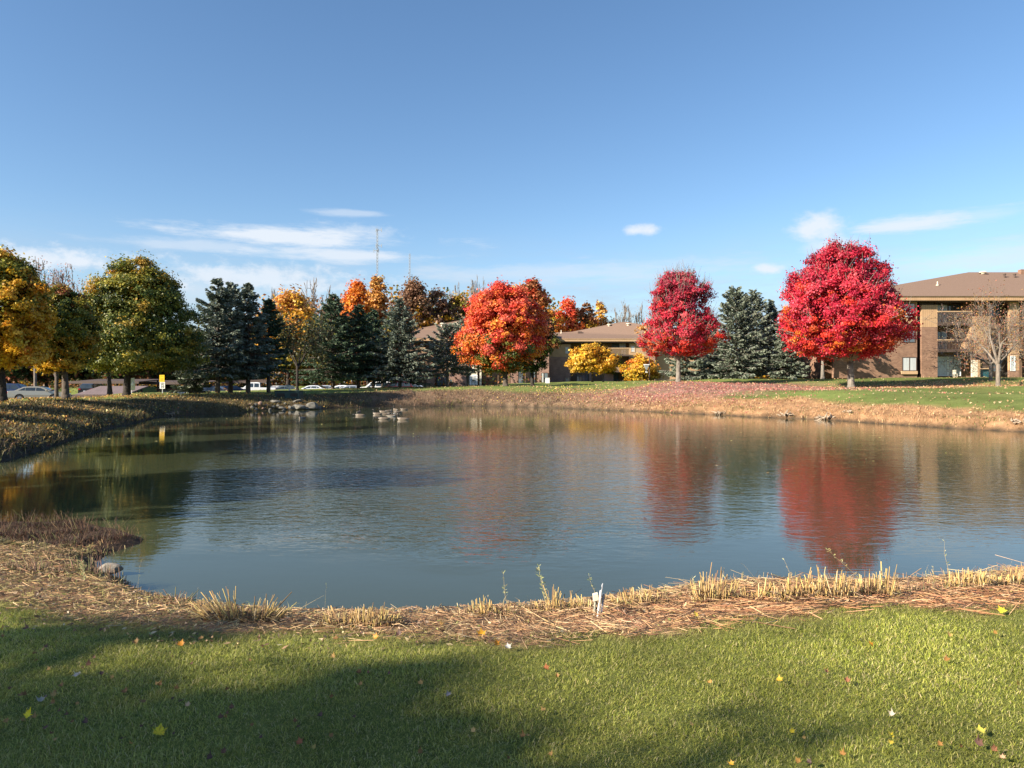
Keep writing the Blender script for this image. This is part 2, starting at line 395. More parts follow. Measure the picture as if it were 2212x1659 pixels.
# ------------------------------------------------------------------ pond water
def build_water():
    m, n, l = new_mat('pond_water')
    t = n.new('ShaderNodeTexCoord')
    def noise(sx, sy, scale, det, rough, rot=0.0, dist=0.0):
        mp = n.new('ShaderNodeMapping'); l.new(t.outputs['Object'], mp.inputs[0])
        mp.inputs['Rotation'].default_value = (0, 0, rot); mp.inputs['Scale'].default_value = (sx, sy, 1)
        z = N(n, 'ShaderNodeTexNoise', Scale=scale, Detail=det, Roughness=rough, Distortion=dist); l.new(mp.outputs[0], z.inputs['Vector'])
        return z.outputs['Fac']
    MM = lambda *a, **k: math_node(n, l, *a, **k)
    small = noise(1.0, 1.7, 3.6, 3.0, 0.55, R(12), .3)
    fine = noise(0.6, 2.2, 7.0, 2.0, 0.5, R(-8), .2)
    swell = noise(0.5, 1.0, 0.9, 2.0, 0.5, R(20))
    s3 = n.new('ShaderNodeSeparateXYZ'); l.new(t.outputs['Object'], s3.inputs[0])
    def rng(x, a, b, lo=0.0, hi=1.0):
        q = n.new('ShaderNodeMapRange'); q.interpolation_type = 'SMOOTHSTEP'; l.new(x, q.inputs[0])
        for i, v in enumerate((a, b, lo, hi)): q.inputs[i + 1].default_value = v
        return q.outputs[0]
    edge = noise(1, 1, 0.22, 3.0, 0.5)
    yy = MM('MULTIPLY_ADD', edge, 5.0, s3.outputs[1])
    yy = MM('SUBTRACT', yy, 2.5)
    # a breath of wind ruffles the middle of the pond; the near water and the far edge lie calm
    wind = MM('MULTIPLY', rng(yy, 7.2, 10.5), rng(yy, 46.0, 27.0))
    lee = MM('MULTIPLY_ADD', s3.outputs[1], 0.40, s3.outputs[0])       # the left bank shelters the water beside it
    wind = MM('MULTIPLY', wind, rng(MM('MULTIPLY_ADD', edge, 2.0, lee), -0.5, 4.0))
    lw = rng(MM('MULTIPLY_ADD', s3.outputs[1], -0.10, s3.outputs[0]), 3.0, -3.0)
    near_ = rng(yy, 34.0, 20.0)
    amp = MM('MULTIPLY_ADD', wind, MM('MULTIPLY_ADD', MM('MULTIPLY', lw, near_), 2.6, 0.45), 0.05)
    h = MM('MULTIPLY', small, 0.0115)
    h = MM('MULTIPLY_ADD', fine, 0.0022, h)
    h = MM('MULTIPLY_ADD', swell, 0.012, h)
    h = MM('MULTIPLY', h, amp)
    fine2 = noise(0.35, 2.6, 8.0, 1.0, 0.5, R(-6))
    h = MM('MULTIPLY_ADD', fine2, 0.0004, h)
    b = N(n, 'ShaderNodeBump', Strength=1.0, Distance=1.0); l.new(h, b.inputs['Height'])
    p = n.new('ShaderNodeBsdfPrincipled')
    cl = noise(1, 1, 0.12, 3.0, 0.6)
    mx = n.new('ShaderNodeMixRGB'); l.new(cl, mx.inputs[0]); mx.inputs[1].default_value = (.047, .055, .029, 1); mx.inputs[2].default_value = (.056, .065, .035, 1)
    l.new(mx.outputs[0], p.inputs['Base Color'])
    p.inputs['Roughness'].default_value = 0.02; p.inputs['IOR'].default_value = 1.333
    l.new(b.outputs[0], p.inputs['Normal'])
    out = n.new('ShaderNodeOutputMaterial'); l.new(p.outputs[0], out.inputs[0])
    cx, cy = POND.mean(0)
    # one sheet a little wider than the pond: the banks rise through it
    bm = bmesh.new()
    vs = [bm.verts.new((x, y, 0)) for x, y in [(-26, 6.0), (28, 6.0), (28, 70), (-26, 70)]]
    # keep it under the banks only: cut the outline to the pond grown by 0.6 m
    bm.free()
    n_ = len(POND); grown = []
    for i in range(n_):
        a, b2, c = POND[i - 1], POND[i], POND[(i + 1) % n_]
        t1 = (b2 - a) / np.linalg.norm(b2 - a); t2 = (c - b2) / np.linalg.norm(c - b2)
        nn = np.array([(t1 + t2)[1], -(t1 + t2)[0]]); nn /= np.linalg.norm(nn) + 1e-9
        grown.append(b2 + nn * 0.25)
    g = np.array(grown)
    area = lambda q: 0.5 * np.sum(q[:, 0] * np.roll(q[:, 1], -1) - np.roll(q[:, 0], -1) * q[:, 1])
    if abs(area(g)) < abs(area(POND)):
        g = 2 * POND - g
    me = bpy.data.meshes.new('pond'); me.from_pydata([(x, y, 0.0) for x, y in g], [], [tuple(range(n_))]); me.update()
    if me.polygons[0].normal.z < 0: me.flip_normals()
    me.materials.append(m)
    o = bpy.data.objects.new('pond', me); COL.objects.link(o); tag(o, kind='structure')
build_water()

# ------------------------------------------------------------------ car park sheet
def build_lot():
    me = bpy.data.meshes.new('parking_lot'); me.from_pydata([(x, y, LOT_Z + 0.012) for x, y in LOT], [], [tuple(range(len(LOT)))]); me.update()
    if me.polygons[0].normal.z < 0: me.flip_normals()
    me.materials.append(simple('asphalt', (.055, .055, .058), rough=.9, var=.3, scale=3, bump=.004, spec=.2))
    o = bpy.data.objects.new('parking_lot', me); COL.objects.link(o); tag(o, kind='structure')
build_lot()

# ------------------------------------------------------------------ scattered card / blade builders
def unit(v): return v / (np.linalg.norm(v, axis=-1, keepdims=True) + 1e-9)
def kites(C, U, V, ln, wd, fold=0.0, Nn=None):
    """leaf-like four-cornered faces: centre C, long axis U, short axis V"""
    n = len(C); ln = ln[:, None]; wd = wd[:, None]
    v = np.empty((n, 4, 3))
    v[:, 0] = C - U * ln * .5; v[:, 2] = C + U * ln * .5
    v[:, 1] = C + V * wd * .5 + U * ln * .08; v[:, 3] = C - V * wd * .5 + U * ln * .08
    f = np.arange(n * 4).reshape(n, 4)
    return v.reshape(-1, 3), f
def sticks(A, B, ra, rb, k=3):
    """tapering prisms from A to B, all at once"""
    D = unit(B - A)
    ref = np.where(np.abs(D[:, 2:3]) > .9, np.array([[1., 0, 0]]), np.array([[0, 0, 1.]]))
    S = unit(np.cross(D, ref)); T = np.cross(D, S)
    n = len(A); ra = np.broadcast_to(ra, n); rb = np.broadcast_to(rb, n)
    v = np.empty((n, 2 * k, 3))
    for i in range(k):
        c, s_ = math.cos(2 * math.pi * i / k), math.sin(2 * math.pi * i / k)
        o = S * c + T * s_
        v[:, i] = A + o * ra[:, None]; v[:, k + i] = B + o * rb[:, None]
    base = (np.arange(n) * 2 * k)[:, None]
    fs = [base + np.array([[i, (i + 1) % k, k + (i + 1) % k, k + i]]) for i in range(k)]
    f = np.concatenate(fs)
    cap = base + np.array([[k + i for i in range(k)]])
    return v.reshape(-1, 3), [f, cap]
def blades(P, hgt, wid, lean, rng, segs=2):
    """grass blades, each bent to one side"""
    n = len(P); a = rng.uniform(0, 2 * np.pi, n)
    side = np.stack([np.cos(a), np.sin(a), np.zeros(n)], 1)
    la = a + np.pi / 2 + rng.normal(0, .6, n)
    ld = np.stack([np.cos(la), np.sin(la), np.zeros(n)], 1) * (lean * hgt)[:, None]
    up = np.array([0, 0, 1.]) * hgt[:, None]
    v = np.empty((n, 5, 3))
    v[:, 0] = P - side * wid[:, None] * .5; v[:, 1] = P + side * wid[:, None] * .5
    mid = P + up * .55 + ld * .3
    v[:, 2] = mid - side * wid[:, None] * .40; v[:, 3] = mid + side * wid[:, None] * .40
    v[:, 4] = P + up * (1 - .35 * lean ** 2)[:, None] + ld
    b = (np.arange(n) * 5)[:, None]
    return v.reshape(-1, 3), [b + np.array([[0, 1, 3, 2]]), b + np.array([[2, 3, 4]])]
def pal(rng, n, cols, wts, var=.22):
    cols = np.array(cols); w = np.array(wts, float); w /= w.sum()
    c = cols[rng.choice(len(cols), n, p=w)]
    return c * rng.uniform(1 - var, 1 + var, (n, 1)) * rng.uniform(.93, 1.07, (n, 3))
def ground_pts(xy):
    return np.column_stack([xy, height(xy)])

# ---- the near lawn, blade by blade
def near_lawn():
    rng = np.random.default_rng(21)
    n0 = 620000
    y = rng.uniform(1.9, 5.9, n0) ; x = rng.uniform(-5.2, 5.2, n0)
    keep = np.abs(x) < .74 * y + 1.0
    P = np.stack([x, y], 1)[keep]
    P = P[rng.random(len(P)) < np.clip(1.25 - .12 * P[:, 1], .4, 1)]
    s = signed_dist(P, POND)
    n2 = hash_noise(P, 1.1, 12); n1 = hash_noise(P, .25, 11)
    edge = 1.75 - .24 * sstep(-P[:, 0], -1.6, .4) - .22 * sstep(-P[:, 0], 1.6, 3.2) + (n2 - .5) * .5 + (n1 - .5) * .3
    pr = sstep(s, edge - .32, edge + .12)
    keep = rng.random(len(P)) < pr
    P, s, e2 = P[keep], s[keep], edge[keep]
    n = len(P)
    tuft = hash_noise(P, .16, 31); patch = hash_noise(P, .8, 32); big = hash_noise(P, 2.2, 33)
    h = rng.uniform(.016, .036, n) * (.65 + .7 * tuft) * (.8 + .4 * patch)
    v, f = blades(np.column_stack([P, height(P, s) - .004]), h, rng.uniform(.0016, .0034, n), rng.uniform(.4, 2.0, n), rng)
    c = pal(rng, n, [(.37, .395, .060), (.47, .475, .090), (.58, .54, .17), (.24, .27, .045), (.68, .56, .29)], [4, 4, 2.6, 2.0, 1.3])
    c = c * (.70 + .55 * hash_noise(P, .45, 34))[:, None] * (.82 + .36 * patch)[:, None] * (.86 + .28 * hash_noise(P, 1.6, 35))[:, None]
    yel = np.clip((big - .35) * .9 + (1 - sstep(s - e2, 0, .5)) * .6, 0, .65)[:, None]
    c = c * (1 - yel) + np.array([.30, .29, .095]) * yel * rng.uniform(.8, 1.2, (n, 1))
    o = mesh_np('lawn_grass', v, f, M_BLADE, colors=np.repeat(np.clip(c, 0, 1), 5, 0))
    tag(o, 'short mown green lawn grass in the foreground', 'grass', kind='stuff')
near_lawn()

# ---- cut reed litter and stubble of the near bank
STRAW = [(.62, .43, .24), (.50, .31, .16), (.36, .20, .11), (.70, .54, .32), (.22, .13, .08), (.44, .34, .16)]
def near_bank():
    rng = np.random.default_rng(5)
    n0 = 150000
    P = np.stack([rng.uniform(-9, 11, n0), rng.uniform(3.2, 8.8, n0)], 1)
    s = signed_dist(P, POND)
    n2 = hash_noise(P, 1.1, 12); n1 = hash_noise(P, .25, 11)
    edge = 1.75 - .24 * sstep(-P[:, 0], -1.6, .4) - .22 * sstep(-P[:, 0], 1.6, 3.2) + (n2 - .5) * .5 + (n1 - .5) * .3
    dens = sstep(s, .02, .35) * (1 - sstep(s, edge - .15, edge + .22)) * (P[:, 1] < 8.4)
    keep = (rng.random(n0) < dens * .62) & (np.abs(P[:, 0]) < .74 * P[:, 1] + 1.3)
    P = P[keep]; s = s[keep]; n = len(P)
    z = height(P, s)
    right = sstep(P[:, 0], -.5, 2.0); left = sstep(-P[:, 0], 1.2, 2.4)
    # lying stems: long and combed sideways on the right, short and tangled on the left
    ln = rng.uniform(.03, .11, n) * (1 + 1.6 * right * (rng.random(n) < .35))
    ln *= np.where(rng.random(n) < .05 + .06 * right, 2.6, 1.0)
    sp = 1.2 - .75 * right
    a = rng.normal(0.05, 1, n) * sp + np.where(rng.random(n) < .5, np.pi, 0)
    tilt = rng.normal(0, .18, n)
    D = np.stack([np.cos(a) * np.cos(tilt), np.sin(a) * np.cos(tilt), np.sin(tilt)], 1)
    C = np.column_stack([P, z + .008 + rng.uniform(0, .03, n)])
    r = rng.uniform(.0012, .0032, n)
    v, f = sticks(C - D * ln[:, None] / 2, C + D * ln[:, None] / 2, r, r * .7)
    c = pal(rng, n, STRAW, [2.6, 3.2, 3.0, 1.6, 2.0, 1.0], .3)
    red = (right * sstep(s, .7, 1.1))[:, None] * .55
    c = c * (1 - red) + c * np.array([1.18, .88, .80]) * red
    gl = (left * (rng.random(n) < .45))[:, None]
    c = c * (1 - gl * .7) + np.array([.30, .29, .10]) * gl * .7 * rng.uniform(.6, 1.3, (n, 1))
    o = mesh_np('reed_litter', v, f, M_STALK, colors=np.repeat(np.clip(c, 0, 1), 6, 0))
    tag(o, 'dry cut reed stems and straw lying along the near bank', 'dead reeds', kind='stuff')
    # low leafy bits and broken chaff
    n = 24000
    P = np.stack([rng.uniform(-9, 11, n), rng.uniform(3.2, 8.8, n)], 1); s = signed_dist(P, POND)
    keep = (s > .05) & (s < 1.75) & (np.abs(P[:, 0]) < .74 * P[:, 1] + 1.3) & (P[:, 1] < 8.4)
    P = P[keep]; s = s[keep]; n = len(P)
    C = np.column_stack([P, height(P, s) + rng.uniform(.005, .035, n)])
    U = unit(rng.normal(0, 1, (n, 3)) * [1, 1, .5]); V = unit(np.cross(U, rng.normal(0, 1, (n, 3))))
    v, f = kites(C, U, V, rng.uniform(.015, .05, n), rng.uniform(.006, .02, n))
    c = pal(rng, n, [(.45, .30, .16), (.60, .46, .28), (.25, .15, .09), (.30, .30, .10), (.75, .62, .42), (.12, .08, .06)], [3, 2, 3, 2.0, .7, 2], .3)
    o = mesh_np('leaf_chaff', v, f, M_LEAF, colors=np.repeat(np.clip(c, 0, 1), 4, 0))
    tag(o, 'broken dry leaves and chaff among the straw of the near bank', 'leaf litter', kind='stuff')
    # short upright stubble all along the edge
    n0 = 30000
    P = np.stack([rng.uniform(-9, 11, n0), rng.uniform(4.5, 8.8, n0)], 1); s = signed_dist(P, POND)
    clump = hash_noise(P, .22, 41) * hash_noise(P, .7, 42)
    keep = (s > -.02) & (s < .75) & (rng.random(n0) < np.clip(clump * 2.2 * (1 - s), 0, 1)) & (np.abs(P[:, 0]) < .74 * P[:, 1] + 1.3) & (P[:, 1] < 8.6)
    P = P[keep]; s = s[keep]; n = len(P)
    A = np.column_stack([P, height(P, s) - .01])
    hh = rng.uniform(.025, .085, n) * (.8 + .5 * (P[:, 0] > 1.5))
    B = A + np.stack([rng.normal(0, .2, n), rng.normal(0, .2, n), np.ones(n)], 1) * hh[:, None]
    r = rng.uniform(.0014, .0030, n)
    v, f = sticks(A, B, r, r * .8)
    c = pal(rng, n, [(.66, .48, .24), (.52, .34, .16), (.34, .20, .11), (.50, .46, .16)], [3, 3, 2, 1.6], .25)
    o = mesh_np('reed_stubble', v, f, M_STALK, colors=np.repeat(np.clip(c, 0, 1), 6, 0))
    tag(o, 'short upright straw-coloured reed stubble at the near water edge', 'reed stubble', kind='stuff')
near_bank()
def bank_grass():
    rng = np.random.default_rng(6)
    n0 = 60000
    P = np.stack([rng.uniform(-9, 11, n0), rng.uniform(4.5, 8.8, n0)], 1); s = signed_dist(P, POND)
    cl = hash_noise(P, .3, 141) * .6 + hash_noise(P, .9, 142) * .4
    keep = (s > -.04) & (s < 1.0) & (rng.random(n0) < np.clip((cl - .42) * 3.2, 0, 1) * (1.1 - s)) & (np.abs(P[:, 0]) < .74 * P[:, 1] + 1.3) & (P[:, 1] < 8.6)
    P = P[keep]; s = s[keep]; n = len(P)
    hh = rng.uniform(.03, .11, n) * (.6 + .8 * hash_noise(P, .2, 143))
    v, f = blades(np.column_stack([P, height(P, s) - .01]), hh, rng.uniform(.002, .005, n), rng.uniform(.4, 2.2, n), rng)
    c = pal(rng, n, [(.58, .44, .20), (.44, .31, .14), (.30, .20, .10), (.33, .33, .11), (.16, .10, .06), (.24, .10, .07)], [3, 3, 2, 1.3, 1.6, .7], .25)
    o = mesh_np('bank_grass', v, f, M_STALK, colors=np.repeat(np.clip(c, 0, 1), 5, 0))
    tag(o, 'bent dead grass and small weeds tufted along the near water edge', 'dead grass', kind='stuff')
bank_grass()

# ---- red-brown low marsh growth on the spit at the left
def spit():
    rng = np.random.default_rng(9)
    n0 = 170000
    P = np.stack([rng.uniform(-13, -4.2, n0), rng.uniform(7.6, 11.5, n0)], 1); s = signed_dist(P, POND)
    keep = (s > .0) & (s < 2.2) & (np.abs(P[:, 0]) < .74 * P[:, 1] + .8) & (rng.random(n0) < .25 + hash_noise(P, .3, 4))
    P = P[keep]; s = s[keep]; n = len(P)
    hh = rng.uniform(.02, .085, n) * (.25 + 1.3 * hash_noise(P, .22, 6) ** 1.4) * sstep(s, -.05, .35)
    v, f = blades(np.column_stack([P, np.maximum(height(P, s), -.01) - .005]), hh, rng.uniform(.003, .007, n), rng.uniform(.3, 1.6, n), rng)
    c = pal(rng, n, [(.065, .032, .022), (.11, .050, .030), (.045, .032, .024), (.17, .10, .05), (.08, .085, .03)], [4, 2.2, 3, .8, .9], .3)
    near = (P[:, 1] < 8.3)[:, None] * .5
    c = c * (1 - near) + np.array([.14, .15, .06]) * near
    o = mesh_np('marsh_growth', v, f, M_STALK, colors=np.repeat(c, 5, 0))
    tag(o, 'low red-brown marsh plants on the spit at the left', 'marsh plants', kind='stuff')
    n0 = 26000
    P = np.stack([rng.uniform(-13, -4.0, n0), rng.uniform(7.5, 11.5, n0)], 1); s = signed_dist(P, POND)
    keep = (s > -.16) & (s < 2.2) & (np.abs(P[:, 0]) < .74 * P[:, 1] + .8) & (rng.random(n0) < np.clip((hash_noise(P, .25, 14) - .35) * 1.6, .03, 1))
    P = P[keep]; s = s[keep]; n = len(P)
    A = np.column_stack([P, np.maximum(height(P, s), -.03) - .02])
    B = A + np.stack([rng.normal(0, .45, n), rng.normal(0, .45, n), np.ones(n)], 1) * (rng.uniform(.05, .17, n) * np.where(P[:, 1] > 9.2, 1.15, .8))[:, None]
    r = rng.uniform(.0012, .0026, n)
    v, f = sticks(A, B, r, r * .6)
    c = pal(rng, n, [(.20, .11, .06), (.12, .06, .035), (.30, .20, .10), (.14, .15, .05), (.09, .05, .035)], [3, 3, 1.6, 1.3, 2], .3)
    o = mesh_np('marsh_stems', v, f, M_STALK, colors=np.repeat(c, 6, 0))
    tag(o, 'thin tangled brown stems standing on the marsh spit', 'marsh stems', kind='stuff')
spit()

# ---- cover of the far banks: dead grass, leaves, straw
def far_banks():
    rng = np.random.default_rng(15)
    n0 = 430000
    P = np.stack([rng.uniform(-38, 42, n0), rng.uniform(13, 78, n0)], 1)
    keep = np.abs(P[:, 0]) < .72 * P[:, 1] + 3
    P = P[keep]; s = signed_dist(P, POND)
    n3 = hash_noise(P, 4.5, 13)
    right = sstep(P[:, 0], -6, 6)
    wf = 4.6 * right - 1.5 * sstep(P[:, 0], 13, 19) + 5.2 * (1 - right) + (n3 - .5) * 2.2
    dens = (1 - sstep(s, wf - .8, wf + .6)) * (s > .02)
    keep = rng.random(len(P)) < dens
    P, s = P[keep], s[keep]; n = len(P)
    hh = rng.uniform(.05, .20, n) * (.4 + 1.1 * hash_noise(P, .5, 61)) * np.where(P[:, 0] < 4, 1.3, .75)
    hh *= np.where(s < .8, 1.5, 1.0)
    v, f = blades(np.column_stack([P, height(P, s) - .01]), hh, rng.uniform(.012, .035, n), rng.uniform(.3, 1.5, n), rng)
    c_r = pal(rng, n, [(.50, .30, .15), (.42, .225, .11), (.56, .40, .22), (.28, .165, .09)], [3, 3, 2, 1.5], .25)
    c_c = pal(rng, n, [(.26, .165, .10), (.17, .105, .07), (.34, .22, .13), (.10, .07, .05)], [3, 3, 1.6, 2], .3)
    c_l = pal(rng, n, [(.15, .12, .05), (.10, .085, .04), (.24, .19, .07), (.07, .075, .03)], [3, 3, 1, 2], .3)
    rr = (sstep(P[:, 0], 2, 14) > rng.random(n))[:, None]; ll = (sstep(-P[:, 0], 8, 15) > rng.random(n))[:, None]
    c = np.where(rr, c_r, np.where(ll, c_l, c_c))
    gg = ((hash_noise(P, 1.2, 71) > .62) & (s < 1.4) & (rng.random(n) < .6))[:, None]
    c = np.where(gg, np.array([.17, .17, .05]) * rng.uniform(.6, 1.3, (n, 1)), c)
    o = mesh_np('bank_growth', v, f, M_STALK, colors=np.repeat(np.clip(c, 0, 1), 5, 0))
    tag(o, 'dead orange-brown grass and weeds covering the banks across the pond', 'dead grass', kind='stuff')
    # fallen leaves
    n0 = 260000
    P = np.stack([rng.uniform(-40, 52, n0), rng.uniform(13, 80, n0)], 1)
    keep = np.abs(P[:, 0]) < .72 * P[:, 1] + 3
    P = P[keep]; s = signed_dist(P, POND); x, y = P[:, 0], P[:, 1]
    onleft = np.exp(-((x + 17) / 6.0) ** 2) * (y < 36) * (s < 6.5) * .75 + .25 * (x < -12) * (y < 62)
    pink = np.exp(-(((x - 14) / 8.5) ** 2 + ((y - 57) / 8.5) ** 2)) * 1.0
    big = np.exp(-(((x - 33) / 8.0) ** 2 + ((y - 60) / 5.0) ** 2)) * .55
    mid = np.exp(-(((x - 3) / 7.0) ** 2)) * (s < 7.5) * .45
    yel = np.exp(-(((x - 6) / 7.0) ** 2 + ((y - 66) / 6) ** 2)) * .18
    base = .035 + .10 * (s < 5) * (x > 5)
    wts = np.stack([onleft, pink, big, mid, yel, base], 1)
    tot = wts.sum(1) * (.08 + 1.9 * (hash_noise(P, .9, 81) * .5 + hash_noise(P, 2.6, 82) * .5) ** 1.6)
    keep = (rng.random(len(P)) < np.clip(tot, 0, .95)) & (s > .1)
    P, s, wts = P[keep], s[keep], wts[keep]; n = len(P)
    cs = (wts / wts.sum(1, keepdims=True)).cumsum(1); kind = (rng.random(n)[:, None] > cs).sum(1)
    pals = [([(.62, .40, .10), (.50, .26, .07), (.36, .17, .06), (.72, .55, .20), (.20, .10, .05)], [3, 3, 2, 1, 2]),
            ([(.50, .16, .14), (.42, .20, .15), (.60, .32, .25), (.30, .12, .09), (.52, .36, .22)], [3, 3, 2, 1, 1.5]),
            ([(.60, .36, .18), (.50, .24, .12), (.68, .50, .28), (.40, .13, .10)], [3, 2, 2, 1]),
            ([(.55, .33, .16), (.42, .24, .13), (.62, .42, .22), (.40, .16, .12)], [3, 3, 2, 1.4]),
            ([(.72, .58, .14), (.60, .42, .12)], [3, 1]),
            ([(.58, .38, .20), (.44, .26, .14), (.66, .54, .32)], [3, 3, 1])]
    c = np.zeros((n, 3))
    for i, (a, b) in enumerate(pals):
        mk = kind == i; c[mk] = pal(rng, int(mk.sum()), a, b, .25)
    C = np.column_stack([P, height(P, s) + rng.uniform(.02, .09, n)])
    U = unit(rng.normal(0, 1, (n, 3)) * [1, 1, .45]); V = unit(np.cross(U, rng.normal(0, 1, (n, 3)) + [0, 0, 0]))
    v, f = kites(C, U, V, rng.uniform(.07, .15, n), rng.uniform(.05, .11, n))
    o = mesh_np('leaf_litter', v, f, M_LEAF, colors=np.repeat(np.clip(c, 0, 1), 4, 0))
    tag(o, 'fallen pink, tan and yellow leaves strewn over the far banks and lawn', 'fallen leaves', kind='stuff')
    # floating leaves
    n0 = 900
    uu = rng.uniform(150, 2150, n0); vv = 829.5 + 50 * np.exp(rng.normal(.35, .42, n0)); dd = CAMZ * F / (vv - 829.5)
    P = np.stack([(uu - 1106) / F * dd, dd], 1); s = signed_dist(P, POND)
    keep = (s < -.4) & (dd > 14) & (rng.random(n0) < .15 + hash_noise(P, 3, 91) ** 2); P = P[keep]; n = len(P)
    a = rng.uniform(0, 6.28, n); U = np.stack([np.cos(a), np.sin(a), np.zeros(n)], 1); V = np.stack([-np.sin(a), np.cos(a), rng.uniform(-.2, .2, n)], 1)
    v, f = kites(np.column_stack([P, np.full(n, .012)]), U, V, rng.uniform(.05, .11, n), rng.uniform(.04, .09, n))
    o = mesh_np('floating_leaves', v, f, M_LEAF, colors=np.repeat(pal(rng, n, [(.7, .6, .2), (.65, .5, .25), (.5, .3, .12)], [3, 2, 1]), 4, 0))
    tag(o, 'small yellow leaves floating on the far half of the pond', 'floating leaves', kind='stuff')
far_banks()
# ------------------------------------------------------------------ trees
def interp_prof(prof, t):
    a = np.array(prof, float); return np.interp(t, a[:, 0], a[:, 1])
DOME = [(0, .55), (.06, .84), (.2, 1.02), (.32, 1.04), (.5, .95), (.65, .83), (.78, .69), (.88, .54), (.95, .38), (1, .2)]
ROUND = [(0, .45), (.12, .78), (.3, .98), (.5, 1.0), (.7, .88), (.86, .62), (.96, .34), (1, .1)]
EGG = [(0, .7), (.08, .98), (.22, 1.08), (.38, 1.0), (.5, .84), (.62, .78), (.75, .78), (.86, .68), (.95, .46), (1, .28)]
SPREAD = [(0, .6), (.15, .95), (.35, 1.0), (.6, .85), (.8, .58), (1, .15)]
def skeleton(base, top, cen, r0, rng, nlimb, twig=0, wob=.04, zfork=None, outw=.8):
    """trunk and limbs reaching for the clumps; base (3), cen (n,3)"""
    A, B, ra, rb = [], [], [], []
    Ht = top - base[2]
    nT = 9; pts = [np.array(base) + [0, 0, -.15]]
    for i in range(1, nT + 1):
        t = i / nT
        pts.append(np.array([base[0] + (cen[:, 0].mean() - base[0]) * t * .6 + rng.normal(0, wob * Ht * .12 * t), base[1] + rng.normal(0, wob * Ht * .12 * t), base[2] + Ht * .82 * t]))
    rad = [r0 * 1.55] + [r0 * (1.08 - .95 * (i / nT)) for i in range(1, nT + 1)]
    rad[1] = r0 * 1.0
    def add(a, b, x, y): A.append(a); B.append(b); ra.append(x); rb.append(y)
    # flare at the foot
    foot = pts[0] + (pts[1] - pts[0]) * min(.9, .35 * 1.2 / max(.3, np.linalg.norm(pts[1] - pts[0])))
    add(pts[0], foot, r0 * 1.6, r0 * 1.12); add(foot, pts[1], r0 * 1.12, rad[1])
    for i in range(1, nT): add(pts[i], pts[i + 1], rad[i], rad[i + 1])
    P = np.array(pts)
    idx = rng.permutation(len(cen))[:nlimb]
    zf = zfork if zfork is not None else base[2] + Ht * .25
    for j in idx:
        c = cen[j]; hd = math.hypot(c[0] - base[0], c[1] - base[1])
        za = max(zf, c[2] - hd * rng.uniform(.5, 1.0)); za = min(za, P[-1, 2])
        k = np.interp(za, P[:, 2], np.arange(len(P))); k0 = int(min(k, len(P) - 2)); a = P[k0] + (P[k0 + 1] - P[k0]) * (k - k0)
        r = max(.02, r0 * (1 - (za - base[2]) / (Ht * 1.05)) * rng.uniform(.28, .5))
        m = a + (c - a) * .5 + np.array([rng.normal(0, .05 * hd), rng.normal(0, .05 * hd), hd * rng.uniform(-.02, .14)])
        e = a + (c - a) * outw
        add(a, m, r, r * .6); add(m, e, r * .6, r * .18)
        for q in range(2):
            s = m + (e - m) * rng.uniform(.1, .8); add(s, s + (e - a) * rng.uniform(.2, .4) + rng.normal(0, .12 * hd + .1, 3), r * .35, r * .1)
    if twig:
        out = unit(cen - np.array([cen[:, 0].mean(), cen[:, 1].mean(), base[2] + Ht * .3]))
        for j in range(len(cen)):
            for q in range(twig):
                d = unit(out[j] + rng.normal(0, .35, 3) + [0, 0, .35]); s = cen[j] + rng.normal(0, .2, 3)
                add(s, s + d * rng.uniform(.5, 1.25), .02, .006)
    return sticks(np.array(A), np.array(B), np.array(ra), np.array(rb), 6)
